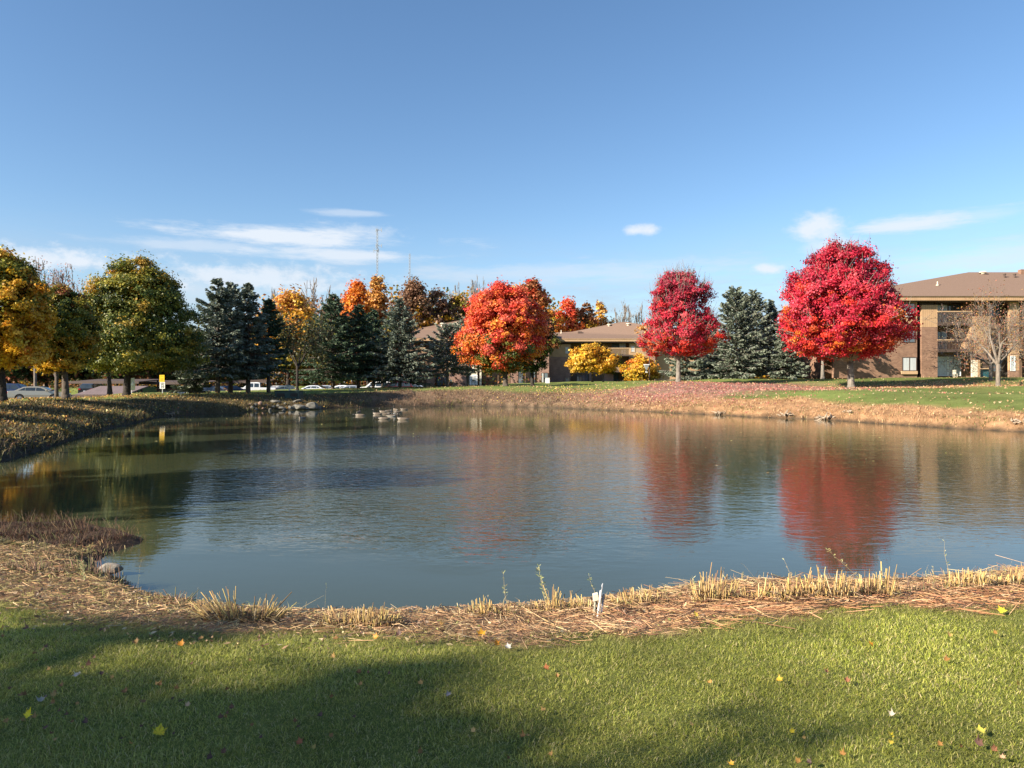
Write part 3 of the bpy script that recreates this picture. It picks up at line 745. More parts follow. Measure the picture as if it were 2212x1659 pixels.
def leafy(name, label, cat, u, vt, vbot, d, cu, hw, prof, bands, nclump, nleaf, lsize, r0, bark=None, seed=1, group=None,
          depth=.9, twig=0, vb=None, clr=.10, flat=.6, nlimb=70, gaps=0.0, xy=None, lump=.14, jit=.12, limb_out=.8, shell=.42):
    rng = np.random.default_rng(seed)
    if d < 110 and nleaf > 30000: lsize *= .84; nleaf = int(nleaf * 1.35)
    if d > 110: clr = .20; gaps *= .5; nclump = int(nclump * 1.3); nleaf = int(nleaf * 1.25); lsize *= 1.15
    if xy is None: x, y = X(u, d), d
    else: x, y = xy
    zb = H(x, y); z1 = CAMZ - (vt - 829.5) / F * d; z0 = CAMZ - (vbot - 829.5) / F * d
    Rm = hw / F * d; cx = (X(cu, d) if xy is None else x); hgt = z1 - z0
    root = empty(name, (x, y, zb))
    tag(root, label, cat, group)
    rel = np.array([x, y, zb])
    # clump centres
    tt = rng.random(nclump * 3); r = interp_prof(prof, tt); keep = rng.random(len(tt)) < (.12 + r) / 1.12
    tt = tt[keep][:nclump]; n = len(tt); r = interp_prof(prof, tt)
    th = rng.uniform(0, 2 * np.pi, n)
    ph = rng.uniform(0, 6.28, 4)
    # uneven outline: broad bays and shoulders besides the small lumps
    bay = hash_noise(np.stack([th / 6.2832 * 5 + seed, tt * 4.0], 1), 1.0, seed + 3) - .5
    r = r * (1 + .34 * bay)
    lum = 1 + lump * (np.sin(3 * th + ph[0] + 4 * tt) + np.sin(5 * th + ph[1] - 7 * tt) * .7) * .6
    rho = rng.random(n) ** shell * (1 - clr * .7)
    rc = Rm * clr * rng.uniform(.7, 1.5, n)
    cen = np.stack([cx + np.cos(th) * rho * r * Rm * lum, y + np.sin(th) * rho * r * Rm * lum * depth, z0 + (.04 + .92 * tt) * hgt], 1)
    if gaps > 0:
        keep = hash_noise(np.stack([cen[:, 0] + cen[:, 1] * .3, cen[:, 2]], 1), Rm * .35, seed) > gaps
        cen, tt, rc = cen[keep], tt[keep], rc[keep]; n = len(cen)
    # leaves
    wts = rc ** 1.6; wts /= wts.sum()
    ci = rng.choice(n, nleaf, p=wts)
    dd = rng.normal(0, .62, (nleaf, 3)); ln_ = np.linalg.norm(dd, axis=1, keepdims=True); dd = dd / ln_ * np.where(ln_ > 1.25, 1.25 * rng.random((nleaf, 1)) ** .5, ln_)
    sq = rng.uniform(.6, 1.5, (n, 3)) * np.array([1.1, 1.1, flat])
    P = cen[ci] + dd * rc[ci][:, None] * sq[ci]
    P[:, 2] -= (dd[:, 0] ** 2 + dd[:, 1] ** 2) * rc[ci] * .25
    # stray leaves between the clumps
    stray = rng.random(nleaf) < .22
    cj = rng.integers(0, n, nleaf); w_ = rng.random((nleaf, 1))
    P = np.where(stray[:, None], cen[ci] * w_ + cen[cj] * (1 - w_) + (dd * rc[ci][:, None] * .8), P)
    far_ = stray & (np.linalg.norm(cen[ci] - cen[cj], axis=1) > Rm * .8)
    P[far_] = (cen[ci] + dd * rc[ci][:, None] * 1.5)[far_]
    axis = np.array([cx, y, z0 + hgt * .45])
    out = unit(P - axis)
    nn = unit(out * .8 + unit(dd + 1e-6) * .5 + rng.normal(0, .75, (nleaf, 3)) + [0, 0, .25])
    U = unit(np.cross(nn, rng.normal(0, 1, (nleaf, 3)))); V = np.cross(nn, U)
    ln = rng.uniform(.7, 1.3, nleaf) * lsize
    v, f = kites(P, U, V, ln, ln * rng.uniform(.65, 1.0, nleaf))
    # colour: each clump takes a colour from the band of its height, its leaves vary round it
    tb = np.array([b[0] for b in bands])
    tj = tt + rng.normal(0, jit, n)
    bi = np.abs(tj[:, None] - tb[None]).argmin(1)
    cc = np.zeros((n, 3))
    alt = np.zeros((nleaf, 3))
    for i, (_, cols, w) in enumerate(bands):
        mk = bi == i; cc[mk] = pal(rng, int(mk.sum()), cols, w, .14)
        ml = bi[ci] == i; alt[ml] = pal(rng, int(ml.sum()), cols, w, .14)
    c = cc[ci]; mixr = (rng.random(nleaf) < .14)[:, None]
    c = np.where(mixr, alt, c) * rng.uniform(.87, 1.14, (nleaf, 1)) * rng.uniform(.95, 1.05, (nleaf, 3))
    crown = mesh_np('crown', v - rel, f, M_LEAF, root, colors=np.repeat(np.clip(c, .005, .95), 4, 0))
    sv, sf = skeleton(np.array([x, y, zb]), z1, cen, r0, rng, nlimb, twig, zfork=z0 - .02 * hgt, outw=limb_out)
    mesh_np('trunk', sv - rel, sf, bark or M_BARK, root, smooth=False)
    return root
def branchy(base, hgt, r0, rng, levels=6, spread=.55, up=.25, ratio=.74, nsplit=(2, 3), fork=.28, wander=.12, first=None):
    """leafless branching: returns segments and tips"""
    segs = []; tips = []
    def grow(p, d, L, r, lv):
        q = p; n = 3
        for i in range(n):
            d = d + rng.normal(0, wander, 3) + np.array([0, 0, up * .12]); d /= np.linalg.norm(d)
            q2 = q + d * L / n; r2 = r * (1 - .12)
            segs.append((q, q2, r, r2)); q, r = q2, r2
            if lv < levels and i > 0 and rng.random() < .6:
                dd = d + rng.normal(0, spread, 3) + np.array([0, 0, up * .4]); dd /= np.linalg.norm(dd)
                if lv + 1 <= levels: grow(q, dd, L * ratio * rng.uniform(.5, .8), r * .5, lv + 2)
        if lv >= levels: tips.append(q); return
        for k in range(rng.integers(nsplit[0], nsplit[1] + 1)):
            dd = d + rng.normal(0, spread, 3) + np.array([0, 0, up]); dd /= np.linalg.norm(dd)
            grow(q, dd, L * ratio * rng.uniform(.8, 1.15), r * .66, lv + 1)
    base = np.array(base, float)
    segs.append((base + [0, 0, -.1], base + [0, 0, .25], r0 * 1.5, r0))
    segs.append((base + [0, 0, .25], base + [0, 0, hgt * fork], r0, r0 * .8))
    n1 = first or 4
    for k in range(n1):
        a = 2 * math.pi * (k + rng.uniform(-.25, .25)) / n1
        dd = np.array([math.cos(a) * spread * 1.3, math.sin(a) * spread * 1.3, 1.0]); dd /= np.linalg.norm(dd)
        grow(base + [0, 0, hgt * fork * (.85 + .15 * k / n1)], dd, hgt * .26, r0 * .6, 1)
    S = segs
    A = np.array([s[0] for s in S]); B = np.array([s[1] for s in S]); ra = np.array([s[2] for s in S]); rb = np.array([s[3] for s in S])
    return A, B, ra, rb, np.array(tips)
def bare(name, label, u, vt, vb_hint, d, r0, seed, bark, leaves=None, group=None, levels=6, spread=.5, up=.25, fork=.25, minr=.008, hwid=None, cat='tree', first=None, xy=None, lsz=(.12, .22), wander=.12):
    rng = np.random.default_rng(seed)
    x, y = (X(u, d), d) if xy is None else xy
    zb = H(x, y) if vb_hint is None else CAMZ - (vb_hint - 829.5) / F * d
    z1 = CAMZ - (vt - 829.5) / F * d
    root = empty(name, (x, y, zb)); tag(root, label, cat, group)
    A, B, ra, rb, tips = branchy((0, 0, 0), 10.0, 10 * r0 / (z1 - zb), rng, levels, spread, up, fork=fork, first=first, wander=wander)
    k = (z1 - zb) / max(B[:, 2].max(), .1)
    kx = k
    if hwid: kx = (hwid / F * d) / np.percentile(np.abs(B[:, 0]), 99.3)
    S = np.array([kx, kx, k])
    A, B, tips = A * S, B * S, tips * S
    ra, rb = np.maximum(ra * k, minr), np.maximum(rb * k, minr * .7)
    ra[0] = r0 * 1.5; rb[0] = r0
    v, f = sticks(A, B, ra, rb, 5)
    mesh_np('trunk', v, f, bark, root)
    if leaves:
        n, cols, w, sg = leaves
        ti = rng.choice(len(tips), n); P = tips[ti] + rng.normal(0, sg, (n, 3))
        U = unit(rng.normal(0, 1, (n, 3))); V = unit(np.cross(U, rng.normal(0, 1, (n, 3))))
        ln = rng.uniform(lsz[0], lsz[1], n)
        v, f = kites(P, U, V, ln, ln * .75)
        mesh_np('crown', v, f, M_LEAF, root, colors=np.repeat(np.clip(pal(rng, n, cols, w), 0, 1), 4, 0))
    return root
SPR_BLUE = [(.115, .145, .110), (.165, .195, .150), (.075, .098, .072), (.25, .28, .215)]
SPR_GREEN = [(.050, .085, .050), (.075, .115, .062), (.035, .058, .036), (.10, .145, .08)]
SPR_GREY = [(.14, .165, .12), (.19, .215, .155), (.09, .11, .08), (.26, .285, .21)]
def spruce_mesh(hgt, Rm, clear, cols, seed, cards=34, open_=0.0, bark=None, droop=.18, step=.42, csz=1.0, power=.85):
    """one spruce of the given height, branches in whorls with hanging sprays"""
    rng = np.random.default_rng(seed)
    A, B, ra, rb = [], [], [], []; C, U, V, LN, WD, CT = [], [], [], [], [], []
    r0 = hgt * .016 + .05
    nT = 6
    for i in range(nT):
        z_a, z_b = hgt * i / nT, hgt * (i + 1) / nT
        A.append((0, 0, z_a - (.15 if i == 0 else 0))); B.append((0, 0, z_b)); ra.append(r0 * (1.05 - z_a / hgt)); rb.append(r0 * (1.05 - z_b / hgt) + .004)
    z = clear
    while z < hgt * .985:
        t = (z - clear) / (hgt - clear)
        L0 = Rm * (1 - t) ** power + .12
        if t < .12: L0 *= .80 + t * 1.7
        nb = max(5, int(rng.integers(8, 11) * (1 - .3 * t)))
        a0 = rng.uniform(0, 6.28)
        for k in range(nb):
            if rng.random() < open_: continue
            L = L0 * rng.uniform(.60, 1.24); a = a0 + 2 * math.pi * (k + rng.uniform(-.25, .25)) / nb
            zz = z + rng.uniform(-.2, .2)
            dx, dy = math.cos(a), math.sin(a)
            rise = .55 * t - droop * (1 - t)              # young branches reach up, old ones hang
            def at(q): return np.array([dx * L * q, dy * L * q, zz + L * (rise * q - .22 * droop * 3 * q * q * (1 - t) + .18 * q ** 3)])
            pts = [at(q) for q in (0, .5, 1.0)]
            for i in range(2):
                A.append(pts[i]); B.append(pts[i + 1]); ra.append((.035 + .012 * L) * (1 - .5 * i)); rb.append((.03 + .01 * L) * (.5 - .4 * i))
            n = int(cards * (L / Rm) ** 1.1 * (1.3 if t > .7 else 1)) + 6
            q = rng.uniform(.14, 1.0, n) ** .8
            base = np.stack([at(x) for x in q])
            w = (.34 * L * (1.04 - q) + .10) * rng.uniform(-1, 1, n)
            side = np.array([-dy, dx, 0])
            cpt = base + side * w[:, None]; cpt[:, 2] -= np.abs(w) * .25 + rng.uniform(-.03, .16, n)
            uu = np.array([dx, dy, .05]) * .75 + side * (np.sign(w) * rng.uniform(.2, .9, n))[:, None] + np.stack([rng.normal(0, .2, n), rng.normal(0, .2, n), rng.uniform(-.9, .15, n) * (1 - .6 * t)], 1)
            uu = unit(uu); vv = unit(np.cross(uu, rng.normal(0, 1, (n, 3)) + [0, 0, .8]))
            C.append(cpt); U.append(uu); V.append(vv); LN.append(rng.uniform(.22, .46, n) * csz); WD.append(rng.uniform(.10, .20, n) * csz); CT.append(q)
        z += step * rng.uniform(.75, 1.2) * (1 - .35 * t)
    C, U, V, LN, WD, CT = map(np.concatenate, (C, U, V, LN, WD, CT))
    n = len(C)
    col = pal(rng, n, cols, [3, 2, 2.2, 1.0], .2)
    tipc = np.array(cols[3]); k = ((CT > .78) * rng.random(n) * .7)[:, None]
    col = col * (1 - k) + tipc * k
    v, f = kites(C, U, V, LN, WD)
    v2, f2 = sticks(np.array(A, float), np.array(B, float), np.array(ra), np.array(rb), 6)
    return v, f, np.repeat(col, 4, 0), v2, f2
SPRUCES = {}
def spruce(label, u, vt, hw, d, kind, clear_v=None, group=None, seed=None, rot=None, open_=0.0, name='spruce_tree', cards=34, zbase=None, power=.86, droop=.20, dens=1.0):
    x, y = X(u, d), d; zb = H(x, y) if zbase is None else zbase
    hgt = CAMZ - (vt - 829.5) / F * d - zb; Rm = hw / F * d
    clear = max(.3, CAMZ - (clear_v - 829.5) / F * d - zb) if clear_v else hgt * .1
    root = empty(name, (x, y, zb), rot if rot is not None else random.uniform(0, 6.28)); tag(root, label, 'spruce', group)
    Rm *= 1.42
    cols = {'blue': SPR_BLUE, 'green': SPR_GREEN, 'grey': SPR_GREY}[kind]
    v, f, c, v2, f2 = spruce_mesh(hgt, Rm, clear, cols, seed or int(u), cards=int(cards * dens * 2.7), open_=open_, power=power, droop=droop)
    mesh_np('crown', v, f, M_NEEDLE, root, colors=np.clip(c, 0, 1))
    mesh_np('trunk', v2, f2, M_BARK_G if kind == 'grey' else M_BARK, root)
    return root

CRIM = [(.50, .024, .055), (.58, .036, .065), (.36, .020, .050), (.64, .085, .11)]
FIRE = [(.66, .055, .030), (.60, .10, .03), (.52, .03, .04), (.72, .19, .03)]
PURP = [(.38, .032, .070), (.46, .050, .085), (.28, .026, .055), (.54, .10, .12)]
ORNG = [(.74, .25, .035), (.66, .17, .03), (.80, .34, .05), (.58, .11, .04)]
REDO = [(.72, .11, .045), (.62, .06, .045), (.78, .21, .05), (.70, .14, .09)]
YELL = [(.74, .46, .045), (.66, .36, .03), (.80, .56, .10), (.52, .30, .04)]
GOLD = [(.66, .37, .025), (.58, .28, .02), (.72, .46, .05), (.42, .23, .02)]
OLIV = [(.27, .245, .034), (.38, .31, .045), (.16, .175, .030), (.50, .33, .05)]
DGRN = [(.075, .105, .022), (.115, .140, .030), (.045, .068, .016), (.17, .175, .038)]
RUST = [(.36, .13, .045), (.28, .10, .04), (.44, .20, .07), (.20, .09, .04)]
BRWN = [(.24, .125, .070), (.30, .165, .09), (.17, .09, .055), (.36, .22, .13)]
PEAC = [(.64, .33, .085), (.57, .26, .06), (.68, .42, .13), (.42, .19, .06)]
W4 = [3, 2.2, 1.6, 1.2]

# --- the two crimson maples
leafy('maple_tree', 'biggest crimson maple, dome-shaped, on the far lawn beside the right apartment block', 'maple tree', 1839, 519, 776, 61, 1820, 136, DOME,
      [(.02, ORNG + FIRE, [.1, .3, .1, .3, 2.5, 1.4, 2.4, .5]), (.22, FIRE + CRIM, [1.8, .3, 2.0, .1, 3, 3, 1.4, 1]), (.45, CRIM + FIRE, [2.5, 2.4, 1.5, 2, 1.3, .3, 1, .1]), (.75, CRIM, W4), (1.0, PURP + CRIM, [1, 1, 1, 1, 1.5, 1, 1, 1])],
      820, 105000, .185, .25, M_BARK_G, seed=11, gaps=.10, clr=.075, twig=1, nlimb=90, lump=.10)
leafy('maple_tree', 'crimson maple with a narrow twiggy top standing on pink fallen leaves', 'maple tree', 1465, 584, 772, 66, 1468, 79, EGG,
      [(.02, FIRE + ORNG, [2, 1, 2, .5, .2, .5, .1, .5]), (.25, FIRE + CRIM, [1.6, .3, 2, .2, 3, 2, 1, 1]), (.55, CRIM, W4), (.85, PURP, W4)],
      460, 52000, .175, .20, M_BARK_G, seed=12, clr=.09, twig=3, nlimb=110, gaps=.06, lump=.16)
leafy('maple_tree', 'slim pale-trunked red maple half hidden behind the biggest crimson maple', 'maple tree', 1777, 640, 772, 76, 1777, 62, ROUND,
      [(.1, FIRE, W4), (.6, CRIM, W4)], 120, 12000, .24, .17, M_BARK_G, seed=13, nlimb=30)
# --- orange maple in the middle, rust tree behind its shoulder
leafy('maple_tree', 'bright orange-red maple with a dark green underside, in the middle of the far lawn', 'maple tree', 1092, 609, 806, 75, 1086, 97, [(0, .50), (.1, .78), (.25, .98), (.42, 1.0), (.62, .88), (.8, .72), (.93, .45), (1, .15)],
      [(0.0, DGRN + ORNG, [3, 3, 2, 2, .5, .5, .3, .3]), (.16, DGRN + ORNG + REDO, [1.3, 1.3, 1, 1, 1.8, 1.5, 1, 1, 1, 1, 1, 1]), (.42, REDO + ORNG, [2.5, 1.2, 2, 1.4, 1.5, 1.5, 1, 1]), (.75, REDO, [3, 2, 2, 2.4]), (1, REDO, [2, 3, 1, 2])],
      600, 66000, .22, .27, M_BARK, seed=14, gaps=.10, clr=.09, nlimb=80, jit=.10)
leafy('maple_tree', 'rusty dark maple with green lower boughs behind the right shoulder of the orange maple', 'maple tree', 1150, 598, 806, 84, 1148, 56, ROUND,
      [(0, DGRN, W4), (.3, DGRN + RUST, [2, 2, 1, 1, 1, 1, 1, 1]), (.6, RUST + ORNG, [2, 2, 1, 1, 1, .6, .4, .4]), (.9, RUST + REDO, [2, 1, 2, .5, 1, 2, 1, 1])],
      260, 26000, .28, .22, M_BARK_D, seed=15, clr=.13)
# --- left bank
leafy('maple_tree', 'golden yellow maple at the left edge of the view', 'maple tree', 4, 533, 800, 39, -12, 122, ROUND,
      [(0, YELL + ORNG, [3, 3, 2, 1, .6, .3, .6, .1]), (.45, YELL + GOLD, [3, 3, 1.5, 1, 1.5, .6, 1.5, .4]), (.8, GOLD + OLIV, [1, 1, 1, 1, 2, 2, 2, 1]), (1, OLIV + PEAC, [1, 1, 2, 1, .5, .5, .5, .5])],
      600, 70000, .165, .22, M_BARK_D, seed=16, clr=.085)
leafy('maple_tree', 'olive green maple with orange low boughs over the pale sedan', 'maple tree', 142, 612, 806, 44, 132, 80, ROUND,
      [(.02, YELL + OLIV, [3.5, 3, 2, 1, .6, .6, .2, 1]), (.2, OLIV + GOLD, [2, 2, 2, 1, 1, 1, .5, 1]), (.6, DGRN + OLIV, [2, 2, 1, 1, 2, 1, 1, 1]), (1, OLIV + RUST, [1, 2, 2, 1, 1, .4, .8, .2])],
      480, 50000, .155, .19, M_BARK, seed=17, clr=.09)
leafy('maple_tree', 'large domed green maple with gold top and left side, beside the spruces', 'maple tree', 273, 552, 806, 55, 296, 138, [(0, .7), (.08, .9), (.25, 1.0), (.4, .97), (.6, .84), (.78, .66), (.92, .42), (1, .15)],
      [(0, OLIV + DGRN, [1, 2, 1, 1, 2, 2, 1, 1]), (.3, DGRN + OLIV, [2.4, 2.4, 1, 1, 2, 2, 1, .6]), (.65, OLIV + DGRN, [2, 1, 2, .5, 2, 3, 1, 1.5]), (.95, OLIV + GOLD, [2.5, 2, 2, 1.2, .3, .5, .1, .8])],
      700, 86000, .175, .24, M_BARK_D, seed=18, gaps=.08, clr=.08)
leafy('maple_tree', 'shaded green tree with two dark trunks right of the olive maple', 'tree', 238, 640, 800, 62, 215, 62, ROUND,
      [(.2, DGRN + OLIV, [2, 2, 1, 1, 1, 1, 1, 1]), (.9, OLIV, W4)], 150, 14000, .27, .18, M_BARK_D, seed=19)
bare('bare_tree', 'leafless tree with twisted pale trunks behind the pale sedan', 122, 700, None, 60, .17, 101, M_BARK, levels=4, spread=.45, fork=.35, hwid=45)
bare('bare_tree', 'high pinkish bare tree rising between the yellow and the olive maple', 76, 556, None, 80, .18, 102, M_TWIG, (700, [(.42, .18, .15), (.50, .28, .2)], [1, 1], .3), levels=5, spread=.9, up=.0, fork=.62, minr=.03, hwid=42, group='pinkish bare trees over the left bank')
bare('bare_tree', 'pinkish bare-branched tree showing between the olive and the domed maple', 140, 572, None, 80, .18, 103, M_TWIG, (900, [(.42, .18, .15), (.50, .28, .2)], [1, 1], .3), levels=5, spread=.9, up=.0, fork=.62, minr=.03, hwid=46, group='pinkish bare trees over the left bank')
for i, (u, vt, hw, d, lb) in enumerate([(20, 690, 60, 104, 'dark tree behind the car park at the left edge'), (100, 720, 56, 108, 'dark tree behind the champagne sedan and the car park'), (185, 700, 60, 112, 'dark tree behind the ribbed pinkish carport'),
                                     (270, 712, 60, 106, 'dark tree behind the trunk of the domed maple and the carports'), (352, 722, 52, 112, 'dark tree behind the speed sign and its carport'), (432, 716, 50, 116, 'dark tree behind the little pale spruce and the carports'),
                                     (530, 724, 55, 122, 'dark tree behind the white pickup and its carport'), (660, 730, 60, 122, 'dark tree behind the grey oak and the car roofs'),
                                     (735, 686, 44, 113, 'tall dark tree behind the dark green spruce'), (795, 676, 42, 109, 'tall dark tree behind the blunt-topped spruce'), (848, 690, 34, 106, 'tall dark tree behind the grey-blue spruce')]):
    leafy('shade_tree', lb, 'tree', u, vt, 822, d, u, hw, ROUND, [(.2, DGRN + RUST, [2, 2, 2, 1, 1, 1, .2, 1]), (.8, DGRN + OLIV, [2, 2, 2, 1, 1, .5, 1, .2])], 110, 9000, .42, .25, M_BARK_D, seed=140 + i, clr=.2, nlimb=20, group='dark trees behind the car park')
# --- spruces left of the middle
spruce('tallest blue spruce of the left group, next to the domed green maple', 470, 601, 62, 63, 'blue', 800, seed=201, dens=1.25)
spruce('narrow-topped blue spruce standing tight behind the tallest one', 498, 607, 52, 66, 'blue', 790, seed=202)
spruce('dark blue-green spruce with its dark trunk in front of the white pickup', 536, 613, 52, 65, 'blue', 805, seed=203)
spruce('slim dark spruce with a thin spire right of the blue spruces', 580, 640, 36, 68, 'green', 790, seed=204, open_=.15)
spruce('small pale grey-green spruce with a low skirt beside the speed sign', 413, 768, 30, 64, 'grey', 842, seed=205)
spruce('dark green spruce below the twin orange trees', 719, 634, 62, 78, 'green', 806, seed=206, dens=1.2)
spruce('dark spruce with a short blunt top between two taller spruces', 774, 655, 50, 80, 'green', 806, seed=207)
spruce('low dark spruce crowding behind the blunt-topped one', 806, 668, 44, 84, 'green', 800, seed=208)
spruce('broad grey-blue spruce at the left end of the shaded building', 864, 641, 58, 80, 'blue', 815, seed=209, dens=1.2)
spruce('sparse little pine with a bare white trunk in front of the shaded building', 966, 703, 46, 84, 'grey', 800, seed=210, open_=.25, name='pine_tree', power=.6)
spruce('grey-green pine half hidden behind the left side of the orange maple', 1010, 690, 42, 90, 'grey', 795, seed=211, open_=.15, name='pine_tree', power=.6)
# --- spruces on the right
spruce('tall grey-green spruce just right of the narrow crimson maple', 1590, 622, 55, 80, 'grey', 806, seed=212, dens=1.4, power=.66)
spruce('dark blue spruce behind the tall grey-green one', 1626, 629, 46, 86, 'grey', 800, seed=213, power=.66)
spruce('dark blue spruce with a thin top left of the biggest crimson maple', 1666, 648, 34, 88, 'blue', 800, seed=214)
spruce('pale blue spruce peeping out behind the left edge of the biggest crimson maple', 1700, 668, 32, 78, 'grey', 806, seed=215)
spruce('pale low-skirted spruce behind the narrow crimson maple, left one', 1484, 704, 40, 80, 'grey', 815, seed=216)
spruce('dark spruce behind the narrow crimson maple, right one', 1534, 676, 36, 84, 'blue', 812, seed=217)
spruce('spruce with blue-grey skirts showing under the biggest crimson maple', 1752, 700, 44, 90, 'grey', 812, seed=218)
spruce('shaded spruce against the brick wall under the biggest crimson maple', 1820, 710, 34, 84, 'blue', 812, seed=219)
# --- mixed trees behind the left spruces
bare('oak_tree', 'grey oak with drooping branches and thin yellow leaves between the spruces', 642, 668, None, 72, .15, 104, M_BARK_D, (2000, [(.13, .115, .04), (.085, .09, .035), (.26, .21, .05), (.06, .06, .03)], [2, 3, .6, 2.4], .36), levels=5, spread=.7, fork=.3, hwid=62, minr=.018, lsz=(.18, .32))
leafy('maple_tree', 'thin yellow-green maple low between the dark spruces', 'tree', 826, 700, 812, 88, 826, 30, ROUND, [(.5, YELL + OLIV, [1.5, 1, .5, 1, 1, 1, 1, 1])], 60, 3200, .26, .15, M_BARK_D, seed=24, gaps=.2)
leafy('maple_tree', 'orange and yellow tree rising behind the slim dark spruce', 'tree', 622, 624, 800, 118, 626, 66, ROUND, [(.1, YELL + OLIV, [2, 1, 1, 1, 2, 1, 1, 1]), (.5, YELL + PEAC, [2, 1, 1, 1, 1, 1, 1, 1]), (.95, PEAC + GOLD, [2, 2, 1, 2, 1, 1, 1, 1])],
      160, 16000, .36, .3, M_BARK_D, seed=25, gaps=.12)
leafy('maple_tree', 'round orange tree, the left of the bright orange pair on the skyline', 'tree', 771, 604, 790, 128, 771, 38, ROUND, [(.5, ORNG, W4)], 150, 15000, .34, .3, M_BARK_D, seed=26)
leafy('maple_tree', 'taller peach-orange tree, the right of the bright orange pair on the skyline', 'tree', 815, 591, 790, 134, 815, 32, ROUND, [(.3, ORNG + PEAC, [1, 1, .5, .5, 2, 1, 1, 1]), (.8, PEAC, W4)], 120, 10000, .36, .3, M_BARK_D, seed=27, gaps=.12, lump=.2)
leafy('oak_tree', 'brown-leaved oak with an open crown below the shorter radio mast', 'oak tree', 888, 599, 790, 128, 893, 48, SPREAD, [(.3, GOLD + BRWN, [1, 1, 1, 1, 2, 2, 1, 1]), (.8, BRWN, W4)], 190, 13000, .36, .35, M_BARK_D, seed=28, gaps=.25, lump=.22)
leafy('oak_tree', 'dark brown oak right of the open-crowned one', 'oak tree', 940, 621, 790, 130, 944, 40, ROUND, [(.2, GOLD, W4), (.8, BRWN, [2, 1, 3, .6])], 130, 10000, .36, .35, M_BARK_D, seed=29, gaps=.2, lump=.2)
leafy('maple_tree', 'golden brown tree above the roof left of the orange maple', 'tree', 990, 632, 790, 132, 992, 42, ROUND, [(.3, GOLD, W4), (.8, OLIV + BRWN, [1, 2, 1, 2, 1, 1, 1, 1])], 130, 11000, .36, .3, M_BARK_D, seed=30, gaps=.18)
leafy('maple_tree', 'thin tan tree behind the top of the orange maple', 'tree', 1120, 604, 780, 134, 1120, 40, ROUND, [(.5, PEAC + BRWN, [2, 1, 2, 1, 1, 1, 1, 1])], 90, 5000, .34, .3, M_TWIG, seed=31, gaps=.2, twig=2, nlimb=140, limb_out=1.0)
for i, (u, vt, hw, sd, lb) in enumerate([(683, 599, 48, 105, 'wide bare tree fanning out on the skyline left of the orange pair'), (592, 622, 20, 106, 'small faint bare tree on the skyline right of the blue spruces'),
                                         (984, 608, 30, 107, 'bare tree on the skyline over the golden brown tree'), (1034, 595, 28, 108, 'tallest bare tree on the skyline left of the orange maple'),
                                         (930, 612, 22, 112, 'thin bare tree between the brown oaks'),
                                         (1349, 648, 22, 109, 'left of two thin bare trees over the middle block roof'), (1374, 650, 22, 110, 'right of two thin bare trees over the middle block roof')]):
    bare('bare_tree', lb, u, vt, None, 135 + i * 2, .22, sd, M_TWIG, (350, [(.45, .33, .16), (.3, .2, .12)], [1, 1], .3) if i > 4 else None, levels=5, spread=.62 if i != 0 else .50, up=.16, fork=.30, minr=.036 if i else .05, hwid=hw * 1.15, group='bare trees on the skyline', first=5)
leafy('maple_tree', 'red-orange topped tree over the roof, left of the roof-line pair', 'tree', 1229, 643, 800, 140, 1228, 32, ROUND, [(.1, GOLD, W4), (.45, ORNG + YELL, [1, 1, 1, .5, 1, .5, .4, .4]), (.9, REDO + ORNG, [1.5, 1, 1, 1, 1, 1, .2, 1])], 120, 10000, .36, .3, M_BARK_D, seed=32)
leafy('maple_tree', 'tree with a dull red top and yellow foot, right of the roof-line pair', 'tree', 1266, 652, 800, 142, 1266, 30, ROUND, [(.1, YELL + GOLD, [1, 1, .5, 1, 1, 1, 1, 1]), (.5, GOLD + RUST, [1, 1, 1, 1, 1, 1, 1, 1]), (.9, RUST, [2, 1, 2, 1])], 110, 9000, .36, .3, M_BARK_D, seed=33, gaps=.12)
leafy('maple_tree', 'pale yellow thin tree at the right end of the roof-line trees', 'tree', 1303, 647, 800, 146, 1300, 24, ROUND, [(.5, PEAC + YELL, [1, 1, 1, .5, 1, .4, 1, .3])], 70, 4600, .34, .25, M_TWIG, seed=34, gaps=.25, twig=1, nlimb=120, limb_out=1.0)
leafy('maple_tree', 'low olive and rust tree between the rust maple and the roof-line trees', 'tree', 1200, 668, 800, 146, 1196, 22, ROUND, [(.5, GOLD + OLIV, [1, 1, 1, .5, 1, .4, 1, .3])], 70, 4600, .36, .25, M_TWIG, seed=35, gaps=.1)
leafy('maple_tree', 'low rusty tree showing just left of the narrow crimson maple', 'tree', 1392, 690, 800, 130, 1398, 30, ROUND, [(.5, PEAC + ORNG, [1, 1, 1, .5, 1, .4, .3, .3])], 70, 4600, .36, .25, M_TWIG, seed=36, gaps=.2)
# --- small yellow trees before the middle building
leafy('maple_tree', 'small bright yellow tree before the middle apartment block', 'tree', 1280, 737, 804, 100, 1276, 53, [(0, .8), (.15, 1.0), (.4, .95), (.65, .72), (.85, .5), (1, .2)], [(.2, YELL, W4), (.9, YELL + GOLD, [1, 2, 1, 2, 1, 1, 1, 1])],
      190, 11000, .28, .14, M_BARK, seed=37, clr=.11, gaps=.1, nlimb=40)
leafy('maple_tree', 'small thin yellow tree with a pale trunk behind the bright yellow one', 'tree', 1303, 752, 806, 103, 1312, 32, ROUND, [(.5, GOLD + OLIV, [2, 1, 1, 1, 1, 1, 1, 1])], 80, 4200, .27, .12, M_BARK_G, seed=38, gaps=.15, nlimb=25)
leafy('maple_tree', 'low bushy orange-yellow tree beside the lamp post', 'tree', 1374, 768, 822, 96, 1384, 44, SPREAD, [(.2, GOLD + OLIV, [2, 2, 1, 1, 1, 1, .6, 1]), (.8, YELL + ORNG, [1.5, 2, .7, 1, .8, .6, .3, .1])], 170, 11000, .26, .14, M_BARK_D, seed=39, clr=.13, nlimb=30)
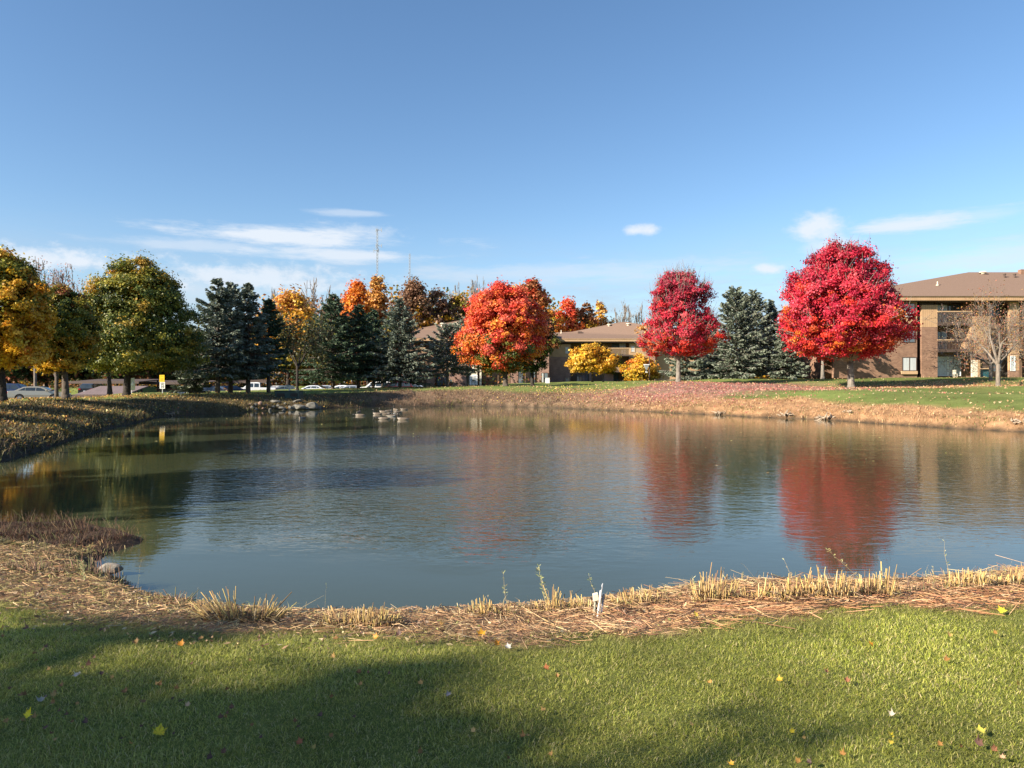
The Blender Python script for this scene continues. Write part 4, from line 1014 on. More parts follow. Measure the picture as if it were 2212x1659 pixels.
# --- nearly bare tree pair by the right building
bare('crabapple_tree', 'nearly bare spreading tree with a forked pale trunk before the right apartment block', 2156, 618, None, 56, .15, 120, M_TWIG,
     (3600, [(.30, .12, .07), (.26, .17, .08), (.46, .25, .07), (.32, .13, .09)], [2, 2, 1.1, 2], .28), levels=6, spread=.70, up=.06, fork=.20, minr=.009, hwid=92, first=5, lsz=(.07, .13))
bare('crabapple_tree', 'second nearly bare tree behind the forked pale trunk, spreading to the left', 2140, 655, None, 66, .15, 121, M_TWIG,
     (2200, [(.30, .20, .09), (.26, .22, .08), (.34, .15, .12)], [2, 2, 2], .3), levels=6, spread=.72, up=.08, fork=.2, minr=.011, hwid=122, first=5, lsz=(.07, .13))
# --- trees out of the picture on the left whose shade falls on the pond and the near lawn
def off_tree(p, tip, hgt, Rm, seed, lb, nm='maple_tree', zb=None, leafn=9000, ls=.30, ncl=130, clr=.13):
    a = tip - hgt * .96 / math.tan(SUN_EL)
    x, y = a * .88 + p * .475, a * .475 - p * .88
    k = H(x, y)
    Fd = F / 40.0
    return leafy(nm, lb, 'tree', 0, 829.5 - (k + hgt - CAMZ) * Fd, 829.5 - (k + hgt * .22 - CAMZ) * Fd, 40.0, 0, Rm * Fd, ROUND, [(.5, OLIV + GOLD, [1, 1, 1, 1, 1, 1, 1, 1])],
                 ncl, leafn, ls, .2, M_BARK_D, seed=seed, xy=(x, y), nlimb=30, clr=clr)
off_tree(-24.0, 11.5, 9.5, 3.1, 50, 'olive tree beyond the left edge of the view, first up the left bank')
off_tree(-15.0, 4.0, 10, 4.1, 51, 'wide olive tree beyond the left edge of the view, nearest the marsh spit')
off_tree(-31.5, 8.0, 9.0, 2.2, 52, 'slim olive tree beyond the left edge of the view, second up the left bank')
off_tree(-37.5, 8.5, 10.0, 3.0, 53, 'tall olive tree beyond the left edge of the view, farthest up the left bank')
off_tree(-3.3, -0.2, 10, 4.8, 54, 'broad tree behind the viewpoint shading the left of the near lawn', leafn=26000, ls=.20, ncl=420, clr=.085)
off_tree(-2.3, 1.9, 9.0, 2.3, 55, 'lower tree behind the viewpoint dappling the middle of the near lawn', leafn=2600, ls=.16, ncl=260, clr=.10)
# ------------------------------------------------------------------ building materials
def brick_mat(name, c1, c2, mortar):
    m, n, l = new_mat(name)
    t = n.new('ShaderNodeTexCoord'); s3 = n.new('ShaderNodeSeparateXYZ'); l.new(t.outputs['Object'], s3.inputs[0])
    cb = n.new('ShaderNodeCombineXYZ'); l.new(math_node(n, l, 'ADD', s3.outputs[0], s3.outputs[1]), cb.inputs[0]); l.new(s3.outputs[2], cb.inputs[1])
    b = n.new('ShaderNodeTexBrick'); l.new(cb.outputs[0], b.inputs['Vector'])
    b.inputs['Color1'].default_value = c1 + (1,); b.inputs['Color2'].default_value = c2 + (1,); b.inputs['Mortar'].default_value = mortar + (1,)
    b.inputs['Scale'].default_value = 1.0; b.inputs['Brick Width'].default_value = .24; b.inputs['Row Height'].default_value = .10; b.inputs['Mortar Size'].default_value = .012
    nz = N(n, 'ShaderNodeTexNoise', Scale=1.2, Detail=5.0); l.new(t.outputs['Object'], nz.inputs['Vector'])
    f = math_node(n, l, 'MULTIPLY_ADD', nz.outputs['Fac'], .9, .55)
    mv = n.new('ShaderNodeVectorMath'); mv.operation = 'SCALE'; l.new(b.outputs['Color'], mv.inputs[0]); l.new(f, mv.inputs['Scale'])
    p = n.new('ShaderNodeBsdfPrincipled'); l.new(mv.outputs[0], p.inputs['Base Color']); p.inputs['Roughness'].default_value = .9; p.inputs['Specular IOR Level'].default_value = .15
    out = n.new('ShaderNodeOutputMaterial'); l.new(p.outputs[0], out.inputs[0]); return m
def board_mat(name, col, gap=.20, depth=.35):
    m, n, l = new_mat(name)
    t = n.new('ShaderNodeTexCoord'); s3 = n.new('ShaderNodeSeparateXYZ'); l.new(t.outputs['Object'], s3.inputs[0])
    q = math_node(n, l, 'FRACT', math_node(n, l, 'DIVIDE', math_node(n, l, 'ADD', s3.outputs[0], s3.outputs[1]), gap))
    g = math_node(n, l, 'LESS_THAN', q, .14)
    nz = N(n, 'ShaderNodeTexNoise', Scale=1.4, Detail=5.0); l.new(t.outputs['Object'], nz.inputs['Vector'])
    f = math_node(n, l, 'MULTIPLY_ADD', nz.outputs['Fac'], .5, .75)
    f = math_node(n, l, 'MULTIPLY', f, math_node(n, l, 'SUBTRACT', 1.0, math_node(n, l, 'MULTIPLY', g, depth)))
    cv = n.new('ShaderNodeRGB'); cv.outputs[0].default_value = col + (1,)
    mv = n.new('ShaderNodeVectorMath'); mv.operation = 'SCALE'; l.new(cv.outputs[0], mv.inputs[0]); l.new(f, mv.inputs['Scale'])
    p = n.new('ShaderNodeBsdfPrincipled'); l.new(mv.outputs[0], p.inputs['Base Color']); p.inputs['Roughness'].default_value = .8; p.inputs['Specular IOR Level'].default_value = .2
    out = n.new('ShaderNodeOutputMaterial'); l.new(p.outputs[0], out.inputs[0]); return m
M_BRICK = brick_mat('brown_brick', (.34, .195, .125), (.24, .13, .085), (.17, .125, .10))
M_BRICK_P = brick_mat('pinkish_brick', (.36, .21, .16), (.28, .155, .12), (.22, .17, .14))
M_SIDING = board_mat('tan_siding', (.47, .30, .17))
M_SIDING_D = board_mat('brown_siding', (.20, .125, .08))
M_TRIM = simple('tan_trim', (.50, .33, .19), rough=.7, var=.12)
M_DTRIM = simple('dark_brown_trim', (.085, .055, .042), rough=.7, var=.2)
M_SHINGLE = simple('brown_shingles', (.225, .150, .112), rough=.95, var=.22, scale=30, bump=.01, spec=.1, stretch=(.25, 1, 1))
M_GLASS = simple('window_glass', (.10, .13, .15), rough=.06, var=.5, scale=.7, spec=.9)
M_CURTAIN = simple('curtained_glass', (.48, .50, .50), rough=.25, var=.18, scale=2.0, spec=.8, stretch=(6, 6, .3))
M_WHITE = simple('white_paint', (.80, .79, .76), rough=.5, var=.06)
M_CREAM = simple('cream_panel', (.70, .62, .48), rough=.6, var=.08)
M_TEAL = simple('dark_teal_metal', (.022, .085, .10), rough=.5, var=.2)
M_METAL = simple('grey_metal', (.42, .42, .42), rough=.45, metal=.4, var=.12)
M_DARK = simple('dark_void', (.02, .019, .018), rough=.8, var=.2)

# px -> local metres of a facade at distance d with local origin (u0, v0)
class Facade:
    def __init__(s, name, label, cat, u0, v0, d, rz=0.0, z=None):
        s.k = d / F; s.u0 = u0; s.v0 = v0
        x, y, zz = W(u0, v0, d)
        s.root = empty(name, (x, y, zz), rz); tag(s.root, label, cat)
    def x(s, u): return (u - s.u0) * s.k
    def z(s, v): return (s.v0 - v) * s.k
    def box(s, nm, u0, u1, v1, v0, y0, y1, mat, parent=None, bev=0):
        """u0..u1, v1 (top) .. v0 (bottom) on the picture, y0..y1 metres behind the wall line"""
        return MB().box(s.x(u0), s.x(u1), y0, y1, s.z(v0), s.z(v1)).build(nm, mat, parent or s.root, bevel=bev)
    def window(s, u0, u1, v1, v0, y, glass, frame=M_TRIM, mull=1, fw=.06, sill=False, horiz=0, nm='window', pr=.03):
        m = MB(); X0, X1, Z0, Z1 = s.x(u0), s.x(u1), s.z(v0), s.z(v1)
        m.box(X0 - fw, X0, y - pr, y + .05, Z0 - fw, Z1 + fw).box(X1, X1 + fw, y - pr, y + .05, Z0 - fw, Z1 + fw)
        m.box(X0, X1, y - pr, y + .05, Z1, Z1 + fw).box(X0, X1, y - pr, y + .05, Z0 - fw, Z0)
        for k in range(mull):
            xm = X0 + (X1 - X0) * (k + 1) / (mull + 1); m.box(xm - .03, xm + .03, y - pr + .004, y + .045, Z0 + .002, Z1 - .002)
        for k in range(horiz):
            zm = Z0 + (Z1 - Z0) * (k + 1) / (horiz + 1); m.box(X0 + .002, X1 - .002, y - pr + .008, y + .041, zm - .03, zm + .03)
        f = m.build(nm, frame, s.root)
        MB().box(X0 + .001, X1 - .001, y + .005, y + .03, Z0 + .001, Z1 - .001).build('pane', glass, f)
        if sill: MB().box(X0 - .12, X1 + .12, y - .16, y - .035, Z0 - .20, Z0 - .08).build('sill', M_TRIM, f)
        return f
    def railing(s, u0, u1, v1, v0, y, mat, skirt=None, nb=None):
        m = MB(); X0, X1, Z0, Z1 = s.x(u0), s.x(u1), s.z(v0), s.z(v1)
        m.box(X0, X1, y - .06, y + .06, Z1 - .13, Z1)
        nb = nb or int((X1 - X0) / .17)
        for k in range(nb):
            xx = X0 + (X1 - X0) * (k + .5) / nb; m.box(xx - .025, xx + .025, y - .02, y + .02, Z0, Z1 - .132)
        return m.build('railing', mat, s.root)
def roof_poly(name, parent, pts, faces, mat, thick=.0):
    return MB().add(pts, faces).build(name, mat, parent)

def roof_hit(roof, rt, u, v):
    bpy.context.view_layer.update()
    ok, p, n, i = roof.ray_cast(Vector((0, 0, CAMZ)) - rt.location, Vector(((u - 1106) / F, 1.0, -(v - 829.5) / F)).normalized())
    return p if ok else None
def roof_fit(kind, roof, rt, u, v):
    p = roof_hit(roof, rt, u, v)
    if p is None: print('no roof at', u, v); return
    z = Vector((0, 0, 1))
    if kind == 'roof_vent': MB().tube(p - z * .3, p + z * .14, .24).tube(p + z * .14, p + z * .30, .46, .26).build('roof_vent', M_CREAM, roof)
    elif kind == 'dark_vent': MB().box(p.x - .35, p.x + .35, p.y - .3, p.y + .3, p.z - .2, p.z + .28).build('roof_vent', M_DTRIM, roof)
    elif kind == 'pipe': MB().tube(p - z * .3, p + z * .55, .08).tube(p - z * .05, p + z * .08, .16).build('vent_pipe', M_CREAM, roof)
# ------------------------------------------------------------------ apartment block at the right
def block_right():
    fc = Facade('apartment_block', 'large three-storey brown brick and tan sided apartment block at the right edge', 'apartment building', 1965, 815.5, 77)
    U = lambda zx: 1882.8 + .2315 * zx
    V = lambda zy: 521.2 + .2315 * zy
    rt = fc.root
    top = V(566); bot = V(1276)
    # walls, laid out in strips from left to right; storeys divided at V(790) and V(1030)
    def strip(a, b, y0, y1, parts, nm='wall'):
        for (mat, vt, vb) in parts: fc.box(nm, a, b, vt, vb, y0, y1, mat)
    strip(1800, U(424.5), 0, .35, [(M_SIDING, top, V(838)), (M_BRICK, V(838.2), bot)])
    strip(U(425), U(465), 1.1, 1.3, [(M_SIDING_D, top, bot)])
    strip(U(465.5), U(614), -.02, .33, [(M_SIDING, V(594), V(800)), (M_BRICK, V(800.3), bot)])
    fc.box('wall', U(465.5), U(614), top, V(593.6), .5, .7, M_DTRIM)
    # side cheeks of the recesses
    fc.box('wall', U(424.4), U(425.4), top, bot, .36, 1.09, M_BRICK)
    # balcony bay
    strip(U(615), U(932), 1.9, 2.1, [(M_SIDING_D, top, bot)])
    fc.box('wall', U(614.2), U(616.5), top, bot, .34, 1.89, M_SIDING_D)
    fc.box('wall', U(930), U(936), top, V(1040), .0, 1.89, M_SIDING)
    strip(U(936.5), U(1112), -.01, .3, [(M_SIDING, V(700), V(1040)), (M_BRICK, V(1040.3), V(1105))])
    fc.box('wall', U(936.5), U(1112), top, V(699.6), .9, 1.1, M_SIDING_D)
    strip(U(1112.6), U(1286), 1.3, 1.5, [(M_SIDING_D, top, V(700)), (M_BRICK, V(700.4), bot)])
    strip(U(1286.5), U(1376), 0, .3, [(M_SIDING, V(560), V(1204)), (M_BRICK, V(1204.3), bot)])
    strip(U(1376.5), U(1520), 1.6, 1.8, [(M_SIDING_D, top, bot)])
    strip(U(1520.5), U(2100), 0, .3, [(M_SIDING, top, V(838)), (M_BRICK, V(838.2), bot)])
    # balcony floors and railings
    for (vt, vb) in ((V(756), V(786)), (V(1008), V(1036))):
        fc.box('balcony_floor', U(612), U(934), vt + 4, vb, .02, 1.88, M_DTRIM)
        fc.box('balcony_floor', U(1377), U(1519), vt + 4, vb, .1, 1.58, M_DTRIM)
    m_rail = M_TRIM
    for v1, v0 in ((V(660), V(784)), (V(925), V(1034))):
        m = MB(); X0, X1 = fc.x(U(612)), fc.x(U(934))
        m.box(X0, X1, -.10, .02, fc.z(v1) - .16, fc.z(v1))
        nb = 24
        for k in range(nb):
            xx = X0 + (X1 - X0) * (k + .5) / nb
            m.box(xx - .07, xx + .07, -.08, -.03, fc.z(v0), fc.z(v0) + .30)
            m.box(xx - .018, xx + .018, -.055, -.025, fc.z(v0) + .302, fc.z(v1) - .162)
        m.build('railing', M_DTRIM, rt)
        MB().box(X0 - .02, X1 + .02, -.13, .0, fc.z(v1) + .002, fc.z(v1) + .10).build('handrail', M_TRIM, rt)
    # windows and doors
    fc.window(U(300), U(344), V(584), V(708), -.02, M_CURTAIN, M_DTRIM, 0)
    fc.window(U(352), U(400), V(584), V(708), -.02, M_CURTAIN, M_DTRIM, 0)
    fc.window(U(300), U(400), V(830), V(940), -.02, M_GLASS, M_DTRIM, 1)
    f = fc.window(U(288), U(412), V(1086), V(1204), -.06, M_CURTAIN, M_DTRIM, 1)
    MB().box(fc.x(U(270)), fc.x(U(420)), -.22, -.04, fc.z(V(1240)), fc.z(V(1211))).build('sill', M_TRIM, f)
    for zz in (0, 256, 505):
        if zz == 256: fc.window(U(690), U(800), V(835), V(1000), 1.85, M_GLASS, M_DTRIM, 1)
    fc.window(U(686), U(804), V(576), V(752), 1.82, M_CURTAIN, M_DTRIM, 1, horiz=0)
    fc.window(U(815), U(925), V(580), V(700), 1.82, M_GLASS, M_DTRIM, 1)
    fc.window(U(686), U(800), V(1076), V(1250), 1.82, M_CURTAIN, M_WHITE, 0, nm='patio_door')
    fc.window(U(812), U(926), V(1076), V(1250), 1.82, M_CURTAIN, M_WHITE, 1, nm='patio_door')
    for za in (585, 1075):
        dr = fc.box('door', U(624), U(676), V(za), V(za + 180), 1.80, 1.88, M_DARK)
        MB().tube((fc.x(U(651)), 1.79, fc.z(V(za + 20))), (fc.x(U(651)), 1.68, fc.z(V(za + 20))), .05).build('lamp', M_WHITE, rt)
    fc.box('panel', U(937), U(989), V(1108), V(1190), -.01, .2, M_CREAM); fc.box('panel', U(937), U(989), V(1192), V(1266), -.01, .2, M_CREAM)
    fc.box('wall', U(990), U(1014), V(1106), bot, 0, .3, M_SIDING)
    fc.box('wall', U(1014.5), U(1112), V(1106), V(1140), .2, .4, M_BRICK)
    m = MB()
    for k in range(9): xx = fc.x(U(1018 + k * 11)); m.box(xx, xx + .05, .18, .22, fc.z(V(1180)), fc.z(V(1141)))
    m.build('lattice', M_DTRIM, rt)
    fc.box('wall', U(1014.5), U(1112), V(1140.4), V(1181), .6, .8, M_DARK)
    fc.box('beam', U(1014.5), U(1112), V(1182), V(1192), 0, .3, M_TRIM)
    fc.box('utility_door', U(1018), U(1108), V(1196), V(1266), .25, .4, M_TEAL)
    fc.window(U(1216), U(1274), V(1074), V(1204), 1.25, M_CURTAIN, M_WHITE, 0)
    fc.window(U(1300), U(1334), V(1074), V(1204), -.03, M_CURTAIN, M_WHITE, 0)
    fc.window(U(1180), U(1270), V(580), V(690), 1.25, M_GLASS, M_DTRIM, 1)
    fc.window(U(1390), U(1500), V(590), V(740), 1.55, M_GLASS, M_DTRIM, 1)
    fc.window(U(1560), U(1640), V(590), V(700), -.02, M_CURTAIN, M_DTRIM, 1)
    # eave: dark soffit, boarded fascia, top trim
    fc.box('soffit', 1797, U(2102), V(560), V(565.6), -.7, 2.2, M_DTRIM)
    fc.box('fascia', 1795, U(2104), V(527), V(560), -.82, -.70, M_SIDING)
    fc.box('gutter', 1794, U(2105), V(521), V(526.7), -.90, -.68, M_TRIM)
    # hip roof
    ze = fc.z(V(521)); k = fc.k
    x0, x1 = fc.x(1790), fc.x(U(2110)); y0, y1 = -.95, 17.0
    rz1 = (CAMZ + (829.5 - 588) / F * 85.2) - rt.location.z
    rx = X(U(905), 85.2) - rt.location.x; rx2 = X(U(1900), 85.2) - rt.location.x; ry = 8.2
    roof = roof_poly('roof', rt, [(x0, y0, ze), (x1, y0, ze), (x1, y1, ze), (x0, y1, ze), (rx, ry, rz1), (rx2, ry, rz1)],
                     [(0, 1, 5, 4), (1, 2, 5), (2, 3, 4, 5), (3, 0, 4), (0, 3, 2, 1)], M_SHINGLE)
    slope = (rz1 - ze) / (ry - y0)
    def on_roof(zx, zy):
        # the point of the front slope seen at that place of the picture
        u, v = U(zx), V(zy)
        A = rt.location.z + ze - slope * (y0 + 77)
        d = (CAMZ - A) / (slope + (v - 829.5) / F)
        return Vector((X(u, d) - rt.location.x, d - 77, CAMZ - (v - 829.5) / F * d - rt.location.z))
    p = on_roof(615, 412); MB().tube(p - Vector((0, 0, .1)), p + Vector((0, 0, .42)), .06).tube(p - Vector((0, 0, .02)), p + Vector((0, 0, .06)), .16).build('vent_pipe', M_CREAM, roof)
    p = on_roof(1040, 306); MB().tube(p, p + Vector((0, 0, .16)), .22).tube(p + Vector((0, 0, .16)), p + Vector((0, 0, .30)), .42, .30).build('roof_vent', M_CREAM, roof)
    for zx in (1240, 1335):
        p = on_roof(zx, 338); MB().tube(p, p + Vector((0, 0, .40)), .10).tube(p + Vector((0, 0, .3)), p + Vector((0, 0, .42)), .16).build('vent_pipe', M_DTRIM, roof)
    p = on_roof(1400, 302); MB().box(p.x - .25, p.x + .45, p.y - .3, p.y + .3, p.z - .2, p.z + .45).build('chimney', M_BRICK, roof)
    # body behind
    fc.box('wall', 1800, U(2100), top, bot, 2.2, 15.5, M_BRICK)
    # things by the ground floor
    x, y, z = W(U(780), V(1262), 76.2); gz = H(x, y)
    m = MB(); m.box(-.17, .17, -.15, .15, .30, .34).box(-.17, .17, .12, .15, .34, .75)
    for a in (-.15, .12):
        for b in (-.14, .11): m.box(a, a + .03, b, b + .03, 0, .30)
    o = m.build('chair', M_CREAM, None, loc=(x, y, gz + .05)); tag(o, 'small pale chair on the ground floor patio of the right block', 'chair')
block_right()

# ------------------------------------------------------------------ middle block
def block_middle():
    fc = Facade('apartment_block', 'tan sided apartment block with a hipped brown roof in the middle, behind the yellow trees', 'apartment building', 1290, 826, 125)
    U = lambda zx: 1206.9 + .0992 * zx
    V = lambda zy: 680.3 + .0992 * zy
    rt = fc.root; top = V(606); bot = V(1485)
    fc.box('wall', 1184, U(258), V(640), V(912), 0, .3, M_SIDING); fc.box('wall', 1184, U(258), V(912.5), bot, 0, .3, M_BRICK_P)
    fc.box('wall', 1184, U(258), top, V(639), .3, .5, M_DTRIM)
    fc.box('wall', U(258.5), U(1535), top, bot, 2.0, 2.2, M_SIDING_D)
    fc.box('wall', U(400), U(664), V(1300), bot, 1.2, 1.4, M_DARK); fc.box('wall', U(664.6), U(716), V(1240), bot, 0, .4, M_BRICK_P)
    fc.box('wall', U(1000), U(1200), V(1240), bot, .6, .8, M_BRICK_P)
    fc.box('wall', U(1535.6), U(2100), V(620), V(912), 0, .3, M_SIDING); fc.box('wall', U(1535.6), U(2100), V(912.5), bot, 0, .3, M_BRICK_P)
    fc.box('wall', U(1535.6), U(2100), top, V(619), .3, .5, M_DTRIM)
    fc.box('wall', U(2101), 1540, top, bot, 1.5, 1.7, M_SIDING)
    fc.window(U(150), U(216), V(704), V(836), -.03, M_CURTAIN, M_TRIM, 0, fw=.12, horiz=1)
    fc.window(U(150), U(216), V(1385), V(1470), -.03, M_GLASS, M_TRIM, 0, fw=.12)
    fc.window(U(1576), U(1648), V(684), V(800), -.03, M_CURTAIN, M_TRIM, 0, fw=.12, horiz=1)
    fc.window(U(1200), U(1346), V(604), V(716), 1.95, M_GLASS, M_DTRIM, 0); fc.window(U(1356), U(1500), V(604), V(716), 1.95, M_CURTAIN, M_DTRIM, 0)
    fc.window(U(1240), U(1340), V(750), V(856), 1.95, M_GLASS, M_DTRIM, 0); fc.window(U(1400), U(1500), V(750), V(856), 1.95, M_CURTAIN, M_DTRIM, 1)
    fc.window(U(410), U(520), V(1310), V(1470), 1.15, M_GLASS, M_DTRIM, 1, nm='patio_door'); fc.window(U(530), U(655), V(1300), V(1470), 1.15, M_GLASS, M_DTRIM, 1, nm='patio_door')
    fc.window(U(1205), U(1335), V(1265), V(1430), 1.9, M_GLASS, M_DTRIM, 1, nm='patio_door')
    for vt, vb, vr in ((868, 900, 722), (1215, 1250, 1130)):
        fc.box('balcony_floor', U(1010), U(1532), V(vt), V(vb), -1.2, 1.95, M_DTRIM)
        fc.railing(U(1060), U(1530), V(vr), V(vt), -1.15, M_TRIM)
    fc.box('fascia', 1176, 1545, V(545), V(582), -1.0, -.85, M_TRIM); fc.box('gutter', 1175, 1546, V(522), V(544), -1.08, -.9, M_SIDING)
    fc.box('soffit', 1177, 1544, V(583), V(605), -.84, 2.1, M_DTRIM)
    fc.box('wall', 1186, 1540, top, bot, 2.3, 16, M_BRICK_P)
    ze = fc.z(V(522)); y0 = -1.1; y1 = 18
    def P3(u, v, d): return (X(u, d) - rt.location.x, d - 125, CAMZ - (v - 829.5) / F * d - rt.location.z)
    a = P3(1341, 695.5, 133.5); b = P3(1356, 695.5, 133.5); c = P3(1236, 716.5, 132.5); e = P3(1196, 718.5, 132.5); g = P3(1430, 712, 134)
    x0, x1 = fc.x(1172), fc.x(1548)
    roof = roof_poly('roof', rt, [(x0, y0, ze), (x1, y0, ze), (x1, y1, ze), (x0, y1, ze), e, c, a, b, g],
                     [(0, 1, 8, 7, 6, 5, 4), (1, 2, 8), (2, 3, 4, 5, 6, 7, 8), (3, 0, 4)], M_SHINGLE)
    for (zx, zy) in ((1095, 232), (1510, 220)): roof_fit('roof_vent', roof, rt, U(zx), V(zy))
    roof_fit('dark_vent', roof, rt, U(460), V(396)); roof_fit('pipe', roof, rt, U(55), V(400))
block_middle()

# ------------------------------------------------------------------ shaded block left of the orange maple
def block_left():
    fc = Facade('apartment_block', 'shaded apartment block with dark balconies between the grey-blue spruce and the orange maple', 'apartment building', 1010, 834, 118)
    V = lambda zy: 548.6 + .2315 * zy
    U = lambda zx: 658 + .2315 * zx
    rt = fc.root; top = V(818); bot = 836
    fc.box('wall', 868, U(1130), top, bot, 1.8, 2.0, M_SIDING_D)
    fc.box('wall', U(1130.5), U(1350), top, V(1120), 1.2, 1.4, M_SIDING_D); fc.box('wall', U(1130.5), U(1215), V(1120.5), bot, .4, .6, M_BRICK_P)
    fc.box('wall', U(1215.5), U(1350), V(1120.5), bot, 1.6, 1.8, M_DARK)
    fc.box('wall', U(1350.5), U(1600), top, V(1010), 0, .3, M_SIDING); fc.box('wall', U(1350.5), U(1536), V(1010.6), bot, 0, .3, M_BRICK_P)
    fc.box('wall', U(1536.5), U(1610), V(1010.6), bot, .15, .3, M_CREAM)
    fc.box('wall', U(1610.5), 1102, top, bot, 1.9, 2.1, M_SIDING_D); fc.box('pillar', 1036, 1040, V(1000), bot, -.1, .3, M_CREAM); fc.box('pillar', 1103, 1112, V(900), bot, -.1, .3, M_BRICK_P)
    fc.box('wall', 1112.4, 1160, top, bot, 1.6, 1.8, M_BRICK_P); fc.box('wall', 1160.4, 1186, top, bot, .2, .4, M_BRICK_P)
    for (u0, u1, v1, v0, g) in ((942, 956, V(1145), V(1225), M_GLASS), (958, 968, V(1145), V(1225), M_GLASS), (925, 938, V(825), V(920), M_GLASS), (1120, 1130, 800, 830, M_GLASS), (1146, 1156, 802, 830, M_GLASS)):
        fc.window(u0, u1, v1, v0, .35 if u0 > 1112 and u0 < 1 else 1.1 if u0 < 1000 else 1.5, g, M_DTRIM, 0)
    fc.window(U(1356), U(1376), V(1170), V(1200), -.03, M_GLASS, M_TRIM, 0, fw=.08)
    fc.window(1017, 1029, V(1142), V(1212), .10, M_CURTAIN, M_WHITE, 1, fw=.18)
    fc.window(1170, 1174, 806, 826, .15, M_CURTAIN, M_DTRIM, 0); fc.window(1176, 1183, 806, 828, .15, M_GLASS, M_DTRIM, 0)
    fc.box('balcony_floor', 905, U(1128), V(925), V(940), -.2, 1.75, M_DTRIM); fc.railing(905, U(1128), V(874), V(925), -.2, M_TRIM)
    fc.box('post', U(1098), U(1108), V(1050), bot, -.3, -.1, M_TRIM); fc.box('beam', U(900), U(1108), V(1048), V(1062), -.3, -.1, M_SIDING)
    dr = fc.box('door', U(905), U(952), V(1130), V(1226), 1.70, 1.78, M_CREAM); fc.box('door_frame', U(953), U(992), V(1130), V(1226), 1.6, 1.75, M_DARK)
    fc.box('fascia', 880, 1190, V(790), V(813), -1.0, -.85, M_SIDING); fc.box('soffit', 881, 1189, V(813.5), V(817.6), -.84, 1.9, M_DTRIM)
    fc.box('wall', 869, 1186, top, bot, 2.2, 14, M_BRICK_P)
    def P3(u, v, d): return (X(u, d) - rt.location.x, d - 118, CAMZ - (v - 829.5) / F * d - rt.location.z)
    ze = fc.z(V(788)); x0, x1 = fc.x(874), fc.x(1192)
    a = P3(1000, 690.5, 125.5); b = P3(1150, 700, 125.5); c = P3(896, 711, 125); g = P3(1190, 712, 125.5)
    roof = roof_poly('roof', rt, [(x0, -1.05, ze), (x1, -1.05, ze), (x1, 16, ze), (x0, 16, ze), c, a, b, g],
                     [(0, 1, 7, 6, 5, 4), (1, 2, 7), (2, 3, 4, 5, 6, 7), (3, 0, 4)], M_SHINGLE)
    for (zx, zy) in ((1285, 660), (1430, 652)): roof_fit('roof_vent', roof, rt, U(zx), V(zy))
    # pale steps by the entrance
    x, y, z = W(900, 833.5, 112)
    m = MB()
    for k in range(3): m.box(-1.2 + .25 * k, 1.2, -.4 * (2 - k), .4, .18 * k, .18 * (k + 1))
    o = m.build('entrance_steps', M_CREAM, None, loc=(x, y, H(x, y))); tag(o, 'pale steps by the entrance of the shaded block', 'steps')
block_left()

# ------------------------------------------------------------------ distant cover behind everything
def woods():
    rng = np.random.default_rng(77)
    n = 130000
    ang = rng.uniform(-.70, .66, n); d = rng.uniform(150, 215, n)
    x = np.tan(ang) * d; P = np.stack([x, d], 1)
    u = 1106 + F * np.tan(ang)
    top = np.interp(u, [-60, 150, 430, 560, 700, 860, 1000, 1200, 1420, 1560, 1700, 2300], [9, 8, 7, 18, 19, 20, 20, 17, 10, 7, 3, 3]) * (.6 + .5 * hash_noise(P, 9, 3) + .2 * hash_noise(P, 2.5, 4))
    z = rng.random(n) ** .7 * top + 1.0
    C = np.stack([x, d, z], 1)
    U = unit(rng.normal(0, 1, (n, 3))); V_ = unit(np.cross(U, rng.normal(0, 1, (n, 3)) + [0, -1, 0]))
    v, f = kites(C, U, V_, rng.uniform(.45, .95, n), rng.uniform(.35, .75, n))
    cn = hash_noise(np.stack([x, z * 1.5], 1), 7, 9)
    a = pal(rng, n, GOLD + DGRN, [1, 2, 0, 3, 2, 1, 2, 1]); b = pal(rng, n, RUST + BRWN, [3, 2, 1, 2, 3, 2, 3, 1])
    c = np.where((cn + rng.normal(0, .12, n) > .5)[:, None], a, b)
    o = mesh_np('distant_woods', v, f, M_LEAF, colors=np.repeat(np.clip(c, 0, 1), 4, 0)); tag(o, 'mixed olive and gold woods behind the buildings and car park', 'woods', kind='stuff')
    n = 14000
    x = rng.uniform(-95, 5, n); y = rng.uniform(117, 135, n); P = np.stack([x, y], 1)
    z = rng.random(n) * (2.2 + 2.5 * hash_noise(P, 5, 8)) + .2
    U = unit(rng.normal(0, 1, (n, 3))); V_ = unit(np.cross(U, rng.normal(0, 1, (n, 3))))
    v, f = kites(np.stack([x, y, z], 1), U, V_, rng.uniform(.25, .6, n), rng.uniform(.2, .45, n))
    c = pal(rng, n, RUST + GOLD + DGRN, [2, 3, .6, 3, .5, 1, .2, 1, 3, 2, 3, 1]) * .7  # leaf colours darkened to stand for the shade of the tall woods
    o = mesh_np('undergrowth', v, f, M_LEAF, colors=np.repeat(np.clip(c, 0, 1), 4, 0)); tag(o, 'rusty undergrowth behind the parked cars', 'undergrowth', kind='stuff')
woods()
